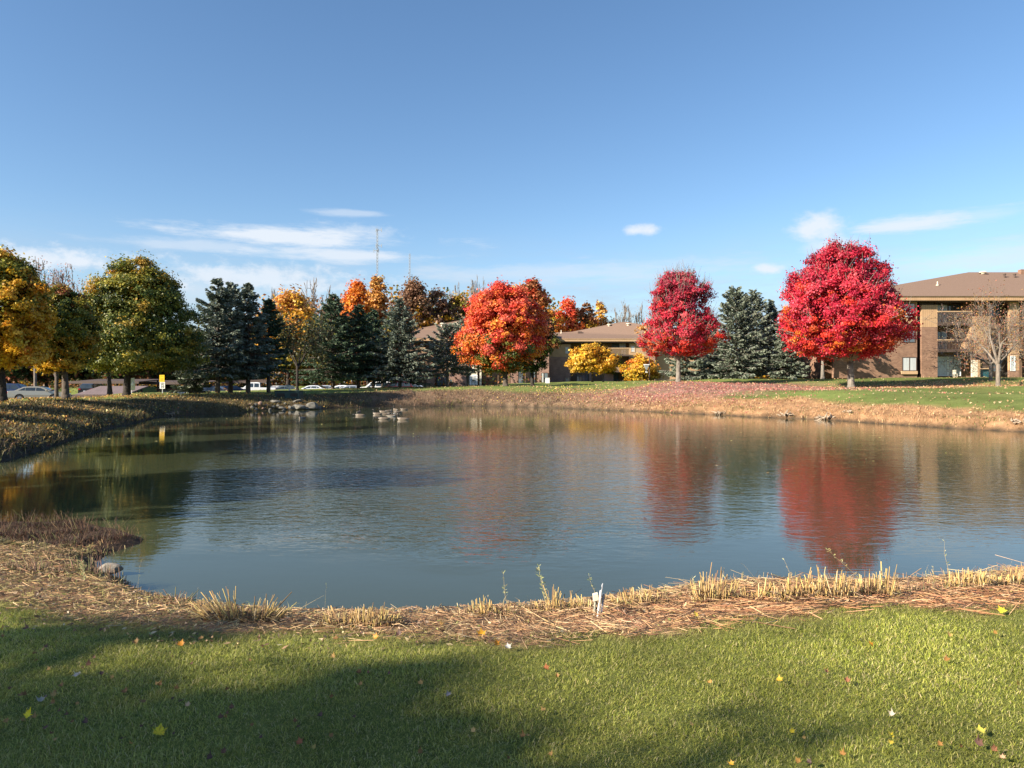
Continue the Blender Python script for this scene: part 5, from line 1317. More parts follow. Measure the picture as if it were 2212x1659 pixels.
# ------------------------------------------------------------------ radio masts
def mast(u, vt, d, label, top_arms):
    x, y = X(u, d), d; hgt = CAMZ - (vt - 829.5) / F * d
    root = empty('radio_mast', (x, y, 0)); tag(root, label, 'radio mast', 'radio masts on the horizon')
    m = MB(); w = 1.35
    c = [(w * math.cos(a), w * math.sin(a)) for a in (R(90), R(210), R(330))]
    for (a, b) in c: m.tube((a, b, 0), (a, b, hgt), .34, .34, 6)
    nseg = 46
    for k in range(nseg):
        z0, z1 = hgt * k / nseg, hgt * (k + 1) / nseg
        for i in range(3):
            p, q = c[i], c[(i + 1) % 3]; m.tube((p[0], p[1], z0), (q[0], q[1], z1), .16, .16, 4)
    m.build('lattice', M_MAST, root)
    for (v, L) in top_arms:
        z = CAMZ - (v - 829.5) / F * d
        a = MB().box(-L * .35, L, -.4, .4, z - .5, z + .5); a.box(L - .8, L, -.5, .5, z - 3, z + 3).box(-L * .35, -L * .35 + .8, -.5, .5, z - 3, z + 3)
        a.build('antenna', M_MAST, root)
    MB().tube((0, 0, hgt - 2), (0, 0, hgt + 6), .12, .08, 5).build('spike', M_MAST, root)
M_MAST = simple('galvanised_steel', (.30, .34, .38), rough=.7, var=.1)
mast(815, 494, 1150, 'taller radio mast with antenna arms at its top', [(497, 7), (531, 7), (541, -5)])
mast(885, 548, 1350, 'shorter plain radio mast right of the taller one', [])

# ------------------------------------------------------------------ carports
M_METALROOF = board_mat('ribbed_metal_roof', (.20, .150, .145), gap=.35, depth=.5)  # base colour made darker to stand for shade lying on the roof
def carport(label, u0, u1, vt, vb, d, depth=5.5, slope=None, mat=None, post_n=4, group='carports in the car park'):
    x0, x1 = X(u0, d), X(u1, d); z1 = CAMZ - (vt - 829.5) / F * d; z0 = CAMZ - (vb - 829.5) / F * d
    root = empty('carport', ((x0 + x1) / 2, d, LOT_Z)); tag(root, label, 'carport', group)
    L = (x1 - x0) / 2
    y1 = depth
    pts = [(-L, 0, z0 - LOT_Z), (L, 0, z0 - LOT_Z), (L, y1, z1 - LOT_Z), (-L, y1, z1 - LOT_Z)]
    pts += [(p[0], p[1], p[2] - .09) for p in pts]
    MB().add(pts, [(0, 1, 2, 3), (7, 6, 5, 4), (0, 4, 5, 1), (1, 5, 6, 2), (2, 6, 7, 3), (3, 7, 4, 0)]).build('roof', mat or M_METALROOF, root)
    MB().box(-L - .02, L + .02, -.08, -.01, z0 - LOT_Z - .25, z0 - LOT_Z + .04).build('fascia', M_DTRIM, root)
    for k in range(post_n):
        xx = -L + .3 + (2 * L - .6) * k / (post_n - 1)
        MB().box(xx - .07, xx + .07, y1 - .9, y1 - .76, 0, z0 - LOT_Z - .02 + (z1 - z0) * .8).build('post', M_DTRIM, root)
carport('low carport with a sunlit ribbed pinkish roof behind the olive maple', 158, 268, 834, 853, 76, 5.0)
carport('carport with a dark flat roof behind the ribbed pinkish one', 150, 300, 818, 824, 86, 6.0, mat=M_DTRIM)
carport('carport with a dark roof edge behind the speed sign', 300, 440, 821, 826, 90, 6.0, mat=M_DTRIM, post_n=5)
carport('carport with a dark roof behind the white pickup', 470, 575, 819, 824, 112, 5.0, mat=M_DTRIM, post_n=5)
# ------------------------------------------------------------------ vehicles
M_TYRE = simple('tyre_rubber', (.02, .02, .02), rough=.85, var=.2)
M_RIM = simple('alloy_rim', (.30, .30, .31), rough=.35, metal=.7, var=.1)
M_CARGLASS = simple('car_glass', (.03, .04, .045), rough=.05, var=.4, spec=1.0, scale=1.0)
M_REDLAMP = simple('red_lamp_lens', (.35, .02, .02), rough=.15, var=.1)
M_HEADLAMP = simple('clear_lamp_lens', (.7, .72, .74), rough=.1, var=.05, spec=.9)
M_PLATE = simple('number_plate', (.55, .60, .68), rough=.4, var=.2, scale=14)
def paint(name, col, metal=.35): return simple(name, col, rough=.28, metal=metal, var=.05, coat=.7, spec=.6)
def arc(cx, cz, r, a0, a1, n=8): return [(cx + r * math.cos(R(a0 + (a1 - a0) * k / n)), cz + r * math.sin(R(a0 + (a1 - a0) * k / n))) for k in range(n + 1)]
def loft_body(prof, W2, inset, zlow, zhigh, mat, name, parent, bevel=.035):
    """side profile (x,z) pulled across the width, narrower towards the top"""
    def hw(z): return W2 - inset * max(0, min(1, (z - zlow) / (zhigh - zlow))) ** 1.2
    n = len(prof)
    vs = [(x, -hw(z), z) for x, z in prof] + [(x, hw(z), z) for x, z in prof]
    fs = [tuple(range(n - 1, -1, -1)), tuple(range(n, 2 * n))] + [(i, (i + 1) % n, n + (i + 1) % n, n + i) for i in range(n)]
    m = MB(); m.add(vs, fs); return m.build(name, mat, parent, bevel=bevel)
def vehicle(kind, name, label, u, d, rz, mat, group='cars in the car park', xy=None, z=LOT_Z):
    x, y = (X(u, d), d) if xy is None else xy
    root = empty(name, (x, y, z + .012), rz); tag(root, label, 'pickup truck' if kind == 'pickup' else 'car', group)
    if kind == 'sedan':
        wb, wr, W2, H_, L = (-1.42, 1.45), .34, .90, 1.45, 2.42
        low = [(-L, .45), (-L - .03, .62), (-L + .02, .98), (-L + .25, 1.03), (-1.55, 1.05), (.85, 1.0), (1.55, .93), (2.15, .80), (L, .66), (L, .40), (L - .15, .26)] \
            + arc(wb[1], .33, .40, 0, 180) + arc(wb[0], .33, .40, 0, 180) + [(-L + .12, .28)]
        house = [(-1.90, 1.03), (-1.15, 1.40), (-.55, H_), (.15, H_ - .02), (.55, 1.33), (1.25, .96)]
    elif kind == 'pickup':
        wb, wr, W2, H_, L = (-1.85, 1.85), .40, .98, 1.90, 2.95
        low = [(-L, .60), (-L, 1.20), (-1.02, 1.20), (-1.0, 1.23), (1.15, 1.20), (2.3, 1.12), (2.85, 1.02), (L, .80), (L, .52), (L - .2, .42)] \
            + arc(wb[1], .40, .49, 0, 180) + arc(wb[0], .40, .49, 0, 180) + [(-L + .2, .50)]
        house = [(-1.0, 1.20), (-.92, 1.84), (-.6, H_), (.25, H_ - .02), (.45, 1.84), (1.15, 1.19)]
    else:   # suv / van
        wb, wr, W2, H_, L = (-1.40, 1.40), .37, .94, 1.75, 2.35
        low = [(-L, .50), (-L, 1.10), (-1.5, 1.12), (1.05, 1.08), (1.75, 1.0), (2.25, .86), (L, .6), (L - .1, .34)] \
            + arc(wb[1], .37, .44, 0, 180) + arc(wb[0], .37, .44, 0, 180) + [(-L + .15, .36)]
        house = [(-L + .05, 1.08), (-L + .28, 1.64), (-1.6, H_), (.1, H_ - .03), (.5, 1.62), (1.15, 1.06)]
    body = loft_body(low, W2, .05, .6, 1.1, mat, 'body', root, .03)
    zl = min(p[1] for p in house)
    cab = loft_body(house, W2 - .04, .22, zl, H_, mat, 'cabin', root, .04)
    # glass: windscreen, rear window, side windows set a little proud of the cabin
    def hw(zz): return W2 - .04 - .22 * max(0, min(1, (zz - zl) / (H_ - zl))) ** 1.2
    hx = house
    def slab(p, q, k0, k1, nm):
        (xa, za), (xb, zb) = p, q
        A = (xa + (xb - xa) * k0, za + (zb - za) * k0); B = (xa + (xb - xa) * k1, za + (zb - za) * k1)
        nx, nz = (zb - za), -(xb - xa); L_ = math.hypot(nx, nz); nx, nz = nx / L_ * .012, nz / L_ * .012
        if nz < 0: nx, nz = -nx, -nz
        w0, w1 = hw(A[1]) - .10, hw(B[1]) - .10
        MB().add([(A[0] + nx, -w0, A[1] + nz), (A[0] + nx, w0, A[1] + nz), (B[0] + nx, w1, B[1] + nz), (B[0] + nx, -w1, B[1] + nz)], [(0, 1, 2, 3)]).build(nm, M_CARGLASS, root)
    if kind == 'sedan': slab(hx[0], hx[1], .12, .95, 'rear_window'); slab(hx[4], hx[5], .02, .86, 'windscreen')
    elif kind == 'pickup': slab(hx[0], hx[1], .1, .95, 'rear_window'); slab(hx[4], hx[5], .02, .90, 'windscreen')
    else: slab(hx[0], hx[1], .15, .95, 'rear_window'); slab(hx[4], hx[5], .02, .88, 'windscreen')
    zt = H_ - .13; zb = zl + .07
    if kind == 'sedan': panes = [[(-1.55, zb + .02), (-1.12, zt - .02), (-1.02, zt - .01), (-1.02, zb + .02)], [(-.96, zb), (-.96, zt), (-.16, zt + .01), (-.16, zb)], [(-.08, zb), (-.08, zt + .01), (.28, zt - .03), (.92, zb - .02)]]
    elif kind == 'pickup': panes = [[(-.82, zb), (-.78, zt - .03), (-.22, zt), (-.22, zb)], [(-.10, zb), (-.10, zt), (.30, zt - .02), (.80, zb)]]
    else: panes = [[(-2.05, zb), (-1.95, zt), (-1.15, zt), (-1.15, zb)], [(-1.08, zb), (-1.08, zt), (-.2, zt), (-.2, zb)], [(-.12, zb), (-.12, zt), (.28, zt - .02), (.80, zb)]]
    for pn in panes:
        for s in (-1, 1):
            MB().add([(px, s * (hw(pz) + .010), pz) for px, pz in pn], [tuple(range(len(pn)))]).build('side_window', M_CARGLASS, root)
    for wx in wb:
        for s in (-1, 1):
            yy = s * (W2 - .12)
            w = MB().tube((wx, yy - s * .10, wr), (wx, yy + s * .10, wr), wr, n=20).build('wheel', M_TYRE, root, bevel=.02)
            m = MB().tube((wx, yy + s * .095, wr), (wx, yy + s * .112, wr), wr * .60, n=16)
            m.build('rim', M_RIM, w)
    for s in (-1, 1):
        y0, y1 = sorted((s * (W2 - .36), s * (W2 - .05)))
        zlamp = .78 if kind == 'sedan' else .95
        MB().box(-L - .045, -L + .10, y0, y1, zlamp, zlamp + .16).build('taillight', M_REDLAMP, root, bevel=.02)
        MB().box(L - .16, L + .02, y0, y1, zlamp - .14, zlamp - .02).build('headlight', M_HEADLAMP, root, bevel=.02)
        MB().box(.75, .95, min(s * W2, s * (W2 + .16)), max(s * W2, s * (W2 + .16)), zl + .02, zl + .16).build('mirror', mat, root, bevel=.03)
    MB().box(-L - .05, -L - .02, -.26, .26, .72, .86).build('number_plate', M_PLATE, root)
    MB().box(-L - .06, -L + .08, -W2 + .08, W2 - .08, .40, .56).build('bumper', mat, root, bevel=.03)
    return root
CH = paint('champagne_paint', (.36, .33, .26)); WH = paint('white_paint_car', (.78, .78, .78), 0); SI = paint('silver_paint', (.52, .54, .56), .6)
BK = paint('black_paint', (.015, .016, .02)); NV = paint('navy_paint', (.02, .035, .09)); RD = paint('dark_red_paint', (.12, .015, .02)); GN = paint('grey_green_paint', (.22, .27, .26))
vehicle('sedan', 'parked_car', 'champagne sedan seen from its left rear beside the olive maple trunk', 86, 71, R(16), CH)
vehicle('suv', 'parked_car', 'dark car in the shade behind the champagne sedan', 34, 80, R(10), NV)
vehicle('pickup', 'pickup_truck', 'white pickup truck behind the spruce trunks', 548, 98, R(180 + 9), WH)
vehicle('sedan', 'parked_car', 'black car in deep shade under the blue spruces', 452, 88, R(180), BK)
vehicle('sedan', 'parked_car', 'dark car showing its pale windscreen left of the pickup', 488, 93, R(180 + 40), NV)
vehicle('sedan', 'parked_car', 'blue and white car just right of the pickup', 598, 104, R(180 + 60), WH)
vehicle('sedan', 'parked_car', 'grey-green car between the pickup and the green cabinet', 612, 101, R(180 + 20), GN)
vehicle('suv', 'parked_car', 'dark car under the carport at the left', 205, 92, R(95), BK)
vehicle('suv', 'parked_car', 'dark car parked right of the speed sign', 372, 95, R(95), BK)
for (uu, dd, rz, mt, kd, lb) in [(675, 104, 170, SI, 'sedan', 'silver car roof over the lawn crest, left of the dark green spruce'), (700, 106, 175, SI, 'sedan', 'second silver car roof over the lawn crest, nearest the dark green spruce'),
                                 (737, 103, 172, WH, 'sedan', 'white car right of the dark green spruce trunk'), (757, 101, 176, SI, 'sedan', 'silver car with dark windows, second right of the dark green spruce'),
                                 (810, 97, 185, WH, 'suv', 'white car with the sun glinting on its bonnet'), (832, 103, 268, BK, 'suv', 'dark car right of the sun-glinting white one'),
                                 (852, 97, 190, RD, 'suv', 'dark red car with a big pale windscreen beside the grey-blue spruce trunk'), (888, 104, 182, SI, 'sedan', 'silver car before the entrance of the shaded block')]:
    vehicle(kd, 'parked_car', lb, uu, dd, R(rz), mt, z=LOT_Z + (.25 if uu > 800 else .05))
# ------------------------------------------------------------------ signs
def text_mesh(name, s, size, mat, parent, loc, rot=(R(90), 0, 0), bold=0.0):
    cu = bpy.data.curves.new(name, 'FONT'); cu.body = s; cu.size = size; cu.align_x = 'CENTER'; cu.align_y = 'CENTER'; cu.extrude = .004; cu.offset = bold; cu.space_line = .9
    o = bpy.data.objects.new(name, cu); COL.objects.link(o)
    dg = bpy.context.evaluated_depsgraph_get(); me = bpy.data.meshes.new_from_object(o.evaluated_get(dg))
    bpy.data.objects.remove(o); me.materials.clear(); me.materials.append(mat)
    q = bpy.data.objects.new(name, me); COL.objects.link(q); q.parent = parent; q.location = loc; q.rotation_euler = rot
    return q
M_YSIGN = simple('sign_yellow', (.85, .52, .015), rough=.4, var=.04)
M_WSIGN = simple('sign_white', (.82, .82, .80), rough=.4, var=.04)
M_BLACKP = simple('sign_black', (.02, .02, .02), rough=.5, var=.1)
M_POST = simple('galvanised_post', (.45, .46, .46), rough=.5, metal=.3, var=.15)
def signs():
    d = 62; k = d / F
    x = X(350.5, d); zg = H(x, d)
    root = empty('speed_sign', (x, d, zg), 0); tag(root, 'yellow panel over a white speed limit 10 panel on a thin grey post', 'road sign')
    zz = lambda v: CAMZ - (v - 829.5) * k - zg
    MB().box(-.03, .03, .02, .06, -.2, zz(812)).build('post', M_POST, root)
    w = 5.4 * k
    y = MB().box(-w - .02, w - .02, -.01, .015, zz(825.0), zz(810)).build('yellow_panel', M_YSIGN, root, bevel=.004)
    m = MB()
    m.box(-w + .06, w - .10, -.016, -.011, zz(813.3), zz(812.7))
    for i in range(4): m.box(-w * .55 - .02, w * .5 - .02, -.016, -.011, zz(823.0 - i * 1.7), zz(822.3 - i * 1.7))
    m.build('marking', simple('sign_brown', (.50, .24, .01), rough=.5, var=.1), y)
    w2 = MB().box(-w, w + .02, -.01, .015, zz(839.6), zz(825.3)).build('white_panel', M_WSIGN, root, bevel=.004)
    text_mesh('word', 'SPEED\nLIMIT', .125, M_BLACKP, w2, (.01, -.016, zz(829.2)))
    text_mesh('number', '10', .30, M_BLACKP, w2, (.01, -.016, zz(835.6)), bold=.006)
    # sign seen edge-on with its back panels
    x = X(284.5, d); zg = H(x, d); root = empty('turned_sign', (x, d, zg), 0); tag(root, 'narrow white sign turned sideways on a grey post left of the speed sign', 'road sign')
    MB().box(-.03, .03, -.02, .02, -.2, zz(818)).build('post', M_POST, root)
    o = MB().box(-.30, .30, -.012, .012, zz(827), zz(816.5)).build('upper_panel', M_WSIGN, root); o.rotation_euler = (0, 0, R(68)); o.location = (0, -.04, 0)
    o = MB().box(-.30, .30, -.012, .012, zz(843), zz(827.5)).build('lower_panel', M_WSIGN, root); o.rotation_euler = (0, 0, R(62)); o.location = (.04, -.06, 0)
    MB().add([(-.15, 0, zz(830)), (0, 0, zz(825)), (.15, 0, zz(830)), (0, 0, zz(835)), (-.15, .02, zz(830)), (0, .02, zz(825)), (.15, .02, zz(830)), (0, .02, zz(835))],
             [(0, 3, 2, 1), (4, 5, 6, 7), (0, 1, 5, 4), (1, 2, 6, 5), (2, 3, 7, 6), (3, 0, 4, 7)]).build('diamond_panel', M_WSIGN, root, loc=(.07, -.12, 0))
signs()
def flood(u, vt, vb, hw, d, label, wide=1.0):
    k = d / F; x = X(u, d); zg = H(x, d)
    root = empty('flood_lamp', (x, d, zg), R(-12)); tag(root, label, 'lamp', 'white flood lamps on the far bank')
    w = hw * k; top = CAMZ - (vt - 829.5) * k - zg; bot = CAMZ - (vb - 829.5) * k - zg
    m = MB(); m.add([(-w, -.14, top - .02), (w, -.14, top - .02), (w, .16, top + .02), (-w, .16, top + .02), (-w * .75, -.10, bot + .14), (w * .75, -.10, bot + .14), (w * .75, .14, bot + .14), (-w * .75, .14, bot + .14)],
                    [(0, 1, 2, 3), (7, 6, 5, 4), (0, 4, 5, 1), (1, 5, 6, 2), (2, 6, 7, 3), (3, 7, 4, 0)])
    h = m.build('housing', M_WHITE, root, bevel=.03)
    MB().box(-w * 1.04, w * 1.04, -.17, .18, top - .02, top + .035).build('lid', M_WHITE, h, bevel=.01)
    MB().tube((0, 0, min(-.05, bot - .2)), (0, 0, bot + .15), .05, .07).build('stem', M_WHITE, root)
flood(391, 848, 855, 5.8, 57, 'white flood lamp box standing in the grass right of the speed sign')
flood(625, 833, 843, 7.0, 66, 'white flood lamp behind the dark green cabinet')
flood(796, 836, 840, 3.2, 79, 'small white flood lamp glinting before the parked cars')
def cabinet():
    x, d, zg = ground_hit(620, 860, 40, 90); k = d / F; root = empty('utility_cabinet', (x, d, zg), R(-4)); tag(root, 'wide dark green utility cabinet with two black vents above the boulders', 'utility cabinet')
    w = 27 * k; top = CAMZ - (845.5 - 829.5) * k - zg
    MB().box(-w, w, -.02, .9, -.4, top).build('body', simple('cabinet_green', (.018, .055, .050), rough=.55, var=.2), root, bevel=.02)
    MB().box(-w - .04, w + .04, -.07, .95, top + .002, top + .07).build('lid', simple('cabinet_green', (0, 0, 0)), root, bevel=.015)
    for a, b in ((-22, -5), (8, 23)):
        m = MB(); z1 = top - .14; z0 = top - .14 - 7 * k
        m.box(a * k, b * k, -.05, -.021, z0, z1)
        for i in range(5): zz = z0 + (z1 - z0) * (i + .5) / 5; m.box(a * k + .02, b * k - .02, -.07, -.051, zz - .008, zz + .008)
        m.build('vent', M_BLACKP, root)
cabinet()
def street_lamp():
    d = 84; k = d / F; x = X(1403, d); zg = H(x, d); root = empty('lamp_post', (x, d, zg)); tag(root, 'dark lamp post with a flared white-topped lantern beside the narrow crimson maple', 'street lamp')
    zz = lambda v: CAMZ - (v - 829.5) * k - zg
    MB().tube((0, 0, -.2), (0, 0, zz(768)), .075, .06, 10).build('pole', M_DTRIM, root, smooth=False)
    MB().box(-.55, .02, -.03, .03, zz(789), zz(788)).build('arm', M_DTRIM, root)
    ln = MB().tube((-.34, 0, zz(798)), (-.34, 0, zz(788.6)), .10, .38, 4).build('lantern', M_CURTAIN, root)
    MB().tube((-.34, 0, zz(788.5)), (-.34, 0, zz(787)), .42, .40, 4).build('cap', M_WHITE, ln)
    MB().tube((-.32, 0, zz(802)), (-.32, 0, zz(798.2)), .16, .10, 8).build('base', M_BLACKP, ln)
    MB().box(-.45, -.20, -.08, .05, zz(805), zz(802.2)).build('flood_head', M_WHITE, root, bevel=.02)
street_lamp()

# ------------------------------------------------------------------ boulders
M_ROCK = simple('boulder_stone', (.16, .15, .13), rough=.9, var=.45, scale=3.5, bump=.03, spec=.2)
M_ROCK_P = simple('pinkish_stone', (.26, .17, .13), rough=.9, var=.3, scale=5, bump=.02, spec=.2)
def rock(label, u, v, wpx, hpx, d, seed, mat=None, name='boulder', group='boulders at the far water edge', tilt=0, sink=.25, cat='boulder', zc=None, depth=.8):
    if zc is None:
        x, d, z = ground_hit(u, v + hpx * .5, 30, 100); z += hpx * .28 * d / F
    else: x, z = X(u, d), zc
    k = d / F
    rng = random.Random(seed); bm = bmesh.new(); bmesh.ops.create_icosphere(bm, subdivisions=3, radius=1.0)
    dirs = [Vector((rng.gauss(0, 1), rng.gauss(0, 1), rng.gauss(0, 1))).normalized() for _ in range(9)]; cuts = [rng.uniform(.62, .92) for _ in dirs]
    for vt in bm.verts:
        p = vt.co.copy()
        for dd, c in zip(dirs, cuts):
            q = p.dot(dd)
            if q > c: p -= dd * (q - c) * .9
        p *= 1 + .04 * math.sin(7 * p.x + seed) * math.cos(6 * p.y + 5 * p.z)
        vt.co = p
    me = bpy.data.meshes.new(name); bm.to_mesh(me); bm.free(); me.materials.append(mat or M_ROCK)
    for p in me.polygons: p.use_smooth = False
    o = bpy.data.objects.new(name, me); COL.objects.link(o); o.location = (x, d, z); o.scale = (wpx * k / 1.7, wpx * k / 1.7 * depth, hpx * k / 1.6); o.rotation_euler = (0, R(tilt), rng.uniform(-.3, .3))
    tag(o, label, cat, group); return o
for a in [('large flat-topped boulder in the middle of the pile, above the water', 646, 877, 26, 11, 57, 1, None, 4), ('big round grey boulder at the right end of the pile', 674, 875, 26, 15, 57, 2, None, -8),
          ('long pale slab lying on top of the pile below the green cabinet', 642, 866, 20, 6, 59, 3, None, -14), ('small flat stone at the water in front of the right-hand boulders', 662, 882.5, 16, 4, 56, 4, None, 0),
          ('pale upright wedge stone at the water left of the flat-topped boulder', 627, 879, 9, 9, 56.5, 5, None, 30), ('grey wedge stone touching the flat-topped boulder', 634, 879, 6, 9, 56.5, 6, None, -15),
          ('dark-topped low boulder in the left half of the pile', 608, 881, 18, 6, 56, 7, None, 6), ('grey low boulder just left of the green cabinet foot', 596, 866, 20, 7, 60, 8, None, 5),
          ('pinkish upright stone left of the green cabinet', 562, 870, 9, 10, 58, 9, M_ROCK_P, 20), ('short pale stone beside the pinkish upright one', 576, 864, 10, 5, 60, 10, M_ROCK_P, 0),
          ('small stone at the right tip of the pile', 690, 880, 8, 6, 56, 11, None, 0), ('small pale stone high on the pile right of the cabinet', 655, 863.5, 6, 4, 60, 12, None, 0)]:
    rock(a[0], a[1], a[2], a[3], a[4], a[5], a[6], a[7], tilt=a[8])
for i, (u, v) in enumerate([(533, 882), (545, 879), (553, 883), (568, 882), (583, 884), (590, 878), (541, 872), (600, 876), (616, 871), (575, 875), (552, 873), (612, 886)]):
    rock('small broken stone in the rubble left of the boulders at the water', u, v, 6 + (i * 7) % 4, 4 + (i * 5) % 3, 56.5, 30 + i, M_ROCK_P if i % 3 == 0 else None, name='stone', group='small stones of the rubble bank', cat='stone')
# roots and driftwood along the right bank
M_DRIFT = bark_mat('driftwood', (.38, .29, .21))
def driftwood(label, u, v, wpx, seed, n=16, hpx=10):
    x, y, z = ground_hit(u, v, 12, 100); k = y / F; rng = np.random.default_rng(seed)
    A = np.stack([rng.uniform(-.5, .5, n) * wpx * k * .7, rng.uniform(-.3, .2, n), rng.uniform(-.05, .08, n)], 1)
    D = np.stack([rng.normal(0, 1, n), rng.normal(0, .4, n), rng.normal(.35, .5, n)], 1); D = unit(D) * (rng.uniform(.2, .6, n) * min(1.0, wpx * k * .4))[:, None]
    Bm = A + D * .55 + rng.normal(0, .03, (n, 3)); B = Bm + D * .5 + rng.normal(0, .06, (n, 3))
    v_, f_ = sticks(np.concatenate([A, Bm]), np.concatenate([Bm, B]), np.concatenate([np.full(n, .05), np.full(n, .03)]), np.concatenate([np.full(n, .03), np.full(n, .012)]), 5)
    o = mesh_np('driftwood', v_, f_, M_DRIFT, loc=(x, y, z + .05)); tag(o, label, 'driftwood', 'driftwood along the right bank'); return o
driftwood('tangle of pale roots at the water below the biggest crimson maple', 1702, 899.5, 42, 1, 26)
driftwood('long line of thin driftwood right of the pale roots', 1790, 906, 66, 2, 22)
driftwood('dark stump with short roots on the pink leaf bank', 1556, 895.5, 34, 3, 18)
driftwood('small pale root crown high at the water edge right of the trunk', 1833, 893, 22, 4, 14)
driftwood('short driftwood at the right edge by the straw', 2196, 913, 22, 5, 14)
driftwood('dead forked branch reaching into the water at the left bank', 372, 897, 30, 6, 10)

# ------------------------------------------------------------------ geese
def goose_mesh(pose):
    """body, neck and head as one skin of rings; colours of a brown goose with black neck and white cheek"""
    if pose == 'up':
        path = [(-.44, .10, .012, .01), (-.38, .12, .06, .04), (-.26, .10, .125, .09), (-.08, .08, .155, .125), (.10, .08, .150, .125), (.22, .11, .115, .105), (.29, .17, .070, .075), (.31, .25, .045, .05), (.30, .34, .036, .038), (.31, .42, .034, .036), (.34, .465, .042, .045), (.39, .47, .040, .040), (.43, .455, .020, .018), (.475, .445, .012, .008)]
    elif pose == 'low':
        path = [(-.44, .10, .012, .01), (-.38, .12, .06, .04), (-.26, .10, .125, .09), (-.08, .08, .155, .125), (.10, .08, .150, .125), (.24, .10, .105, .10), (.34, .14, .060, .06), (.42, .18, .042, .042), (.49, .19, .036, .036), (.55, .17, .042, .044), (.60, .15, .038, .038), (.64, .125, .020, .018), (.68, .105, .010, .008)]
    else:   # head tucked over the back
        path = [(-.44, .10, .012, .01), (-.38, .12, .06, .04), (-.26, .10, .125, .09), (-.08, .09, .16, .13), (.10, .09, .155, .13), (.22, .12, .12, .105), (.27, .19, .07, .07), (.24, .25, .05, .05), (.17, .27, .045, .045), (.10, .26, .045, .045), (.04, .24, .040, .040), (-.01, .22, .018, .018)]
    n = 14; V, C = [], []
    m = len(path)
    for i, (x, z, ry, rz_) in enumerate(path):
        p0 = Vector((path[max(0, i - 1)][0], 0, path[max(0, i - 1)][1])); p1 = Vector((path[min(m - 1, i + 1)][0], 0, path[min(m - 1, i + 1)][1]))
        t = (p1 - p0).normalized(); up = Vector((-t.z, 0, t.x))
        for k in range(n):
            a = 2 * math.pi * k / n; c, s = math.cos(a), math.sin(a)
            q = Vector((x, 0, z)) + Vector((0, 1, 0)) * ry * c + up * rz_ * s
            V.append(q)
            if i <= 1: col = (.40, .38, .34) if s < .3 else (.05, .045, .04)
            elif i <= 4: col = (.13, .10, .075) if s > -.35 else (.27, .23, .18)
            elif i == 5: col = (.30, .25, .20)
            elif i == 6: col = (.32, .28, .24) if s < .2 else (.10, .08, .07)
            elif m - 4 <= i <= m - 3: col = (.80, .78, .74) if s < -.1 and i == m - 4 else (.018, .017, .017)
            else: col = (.018, .017, .017)
            if pose == 'tuck' and i <= 5 and s < .4: col = (.42, .38, .32)
            C.append(col)
    fs = [(i * n + k, i * n + (k + 1) % n, (i + 1) * n + (k + 1) % n, (i + 1) * n + k) for i in range(m - 1) for k in range(n)]
    V = np.array([tuple(v) for v in V]); me = mesh_np('goose', V, [np.array(fs)[:, ::-1], ], M_GOOSE, colors=np.array(C), smooth=True)
    dat = me.data; bpy.data.objects.remove(me); return dat
GM = {p: goose_mesh(p) for p in ('up', 'low', 'tuck')}
for (u, v, pose, rz, sc_, lb) in [
        (653, 904.7, 'up', 250, 1.0, 'goose floating alone below the boulders, breast towards the viewer'), (775, 891.3, 'up', 80, .95, 'goose seen from behind just above another at the left of the flock'),
        (778, 898.4, 'low', 178, 1.0, 'goose with its neck drawn in at the left end of the flock'), (815, 895.4, 'up', 176, 1.0, 'grey goose swimming left, left of the middle of the flock'),
        (827, 890.3, 'up', 165, .9, 'goose heading left at the back of the flock'), (840, 888.3, 'up', 20, .85, 'goose with an upright black neck at the back of the flock'),
        (833.5, 895.0, 'low', 5, .9, 'dull goose feeding in the middle of the flock'), (829.5, 906, 'low', 184, 1.05, 'nearest goose, dark-backed and stretching its neck left'),
        (846, 900, 'tuck', 10, 1.0, 'pale round goose with its head tucked in'), (854.5, 886, 'up', 130, 1.0, 'bright goose at the right rear of the flock'),
        (858.5, 891.5, 'low', 200, 1.0, 'goose pressed against the bright one, right rear of the flock'), (872.5, 885.5, 'up', 190, .95, 'pale goose farthest right and farthest back'),
        (870, 907, 'up', 172, 1.08, 'large pale goose with a black neck, nearest on the right')]:
    d = CAMZ * F / (v - 829.5); o = bpy.data.objects.new('goose', GM[pose]); COL.objects.link(o)
    o.location = (X(u, d), d, -.035); o.rotation_euler = (0, 0, R(rz)); o.scale = (sc_ * .76,) * 3
    tag(o, lb, 'goose', 'geese swimming on the pond')

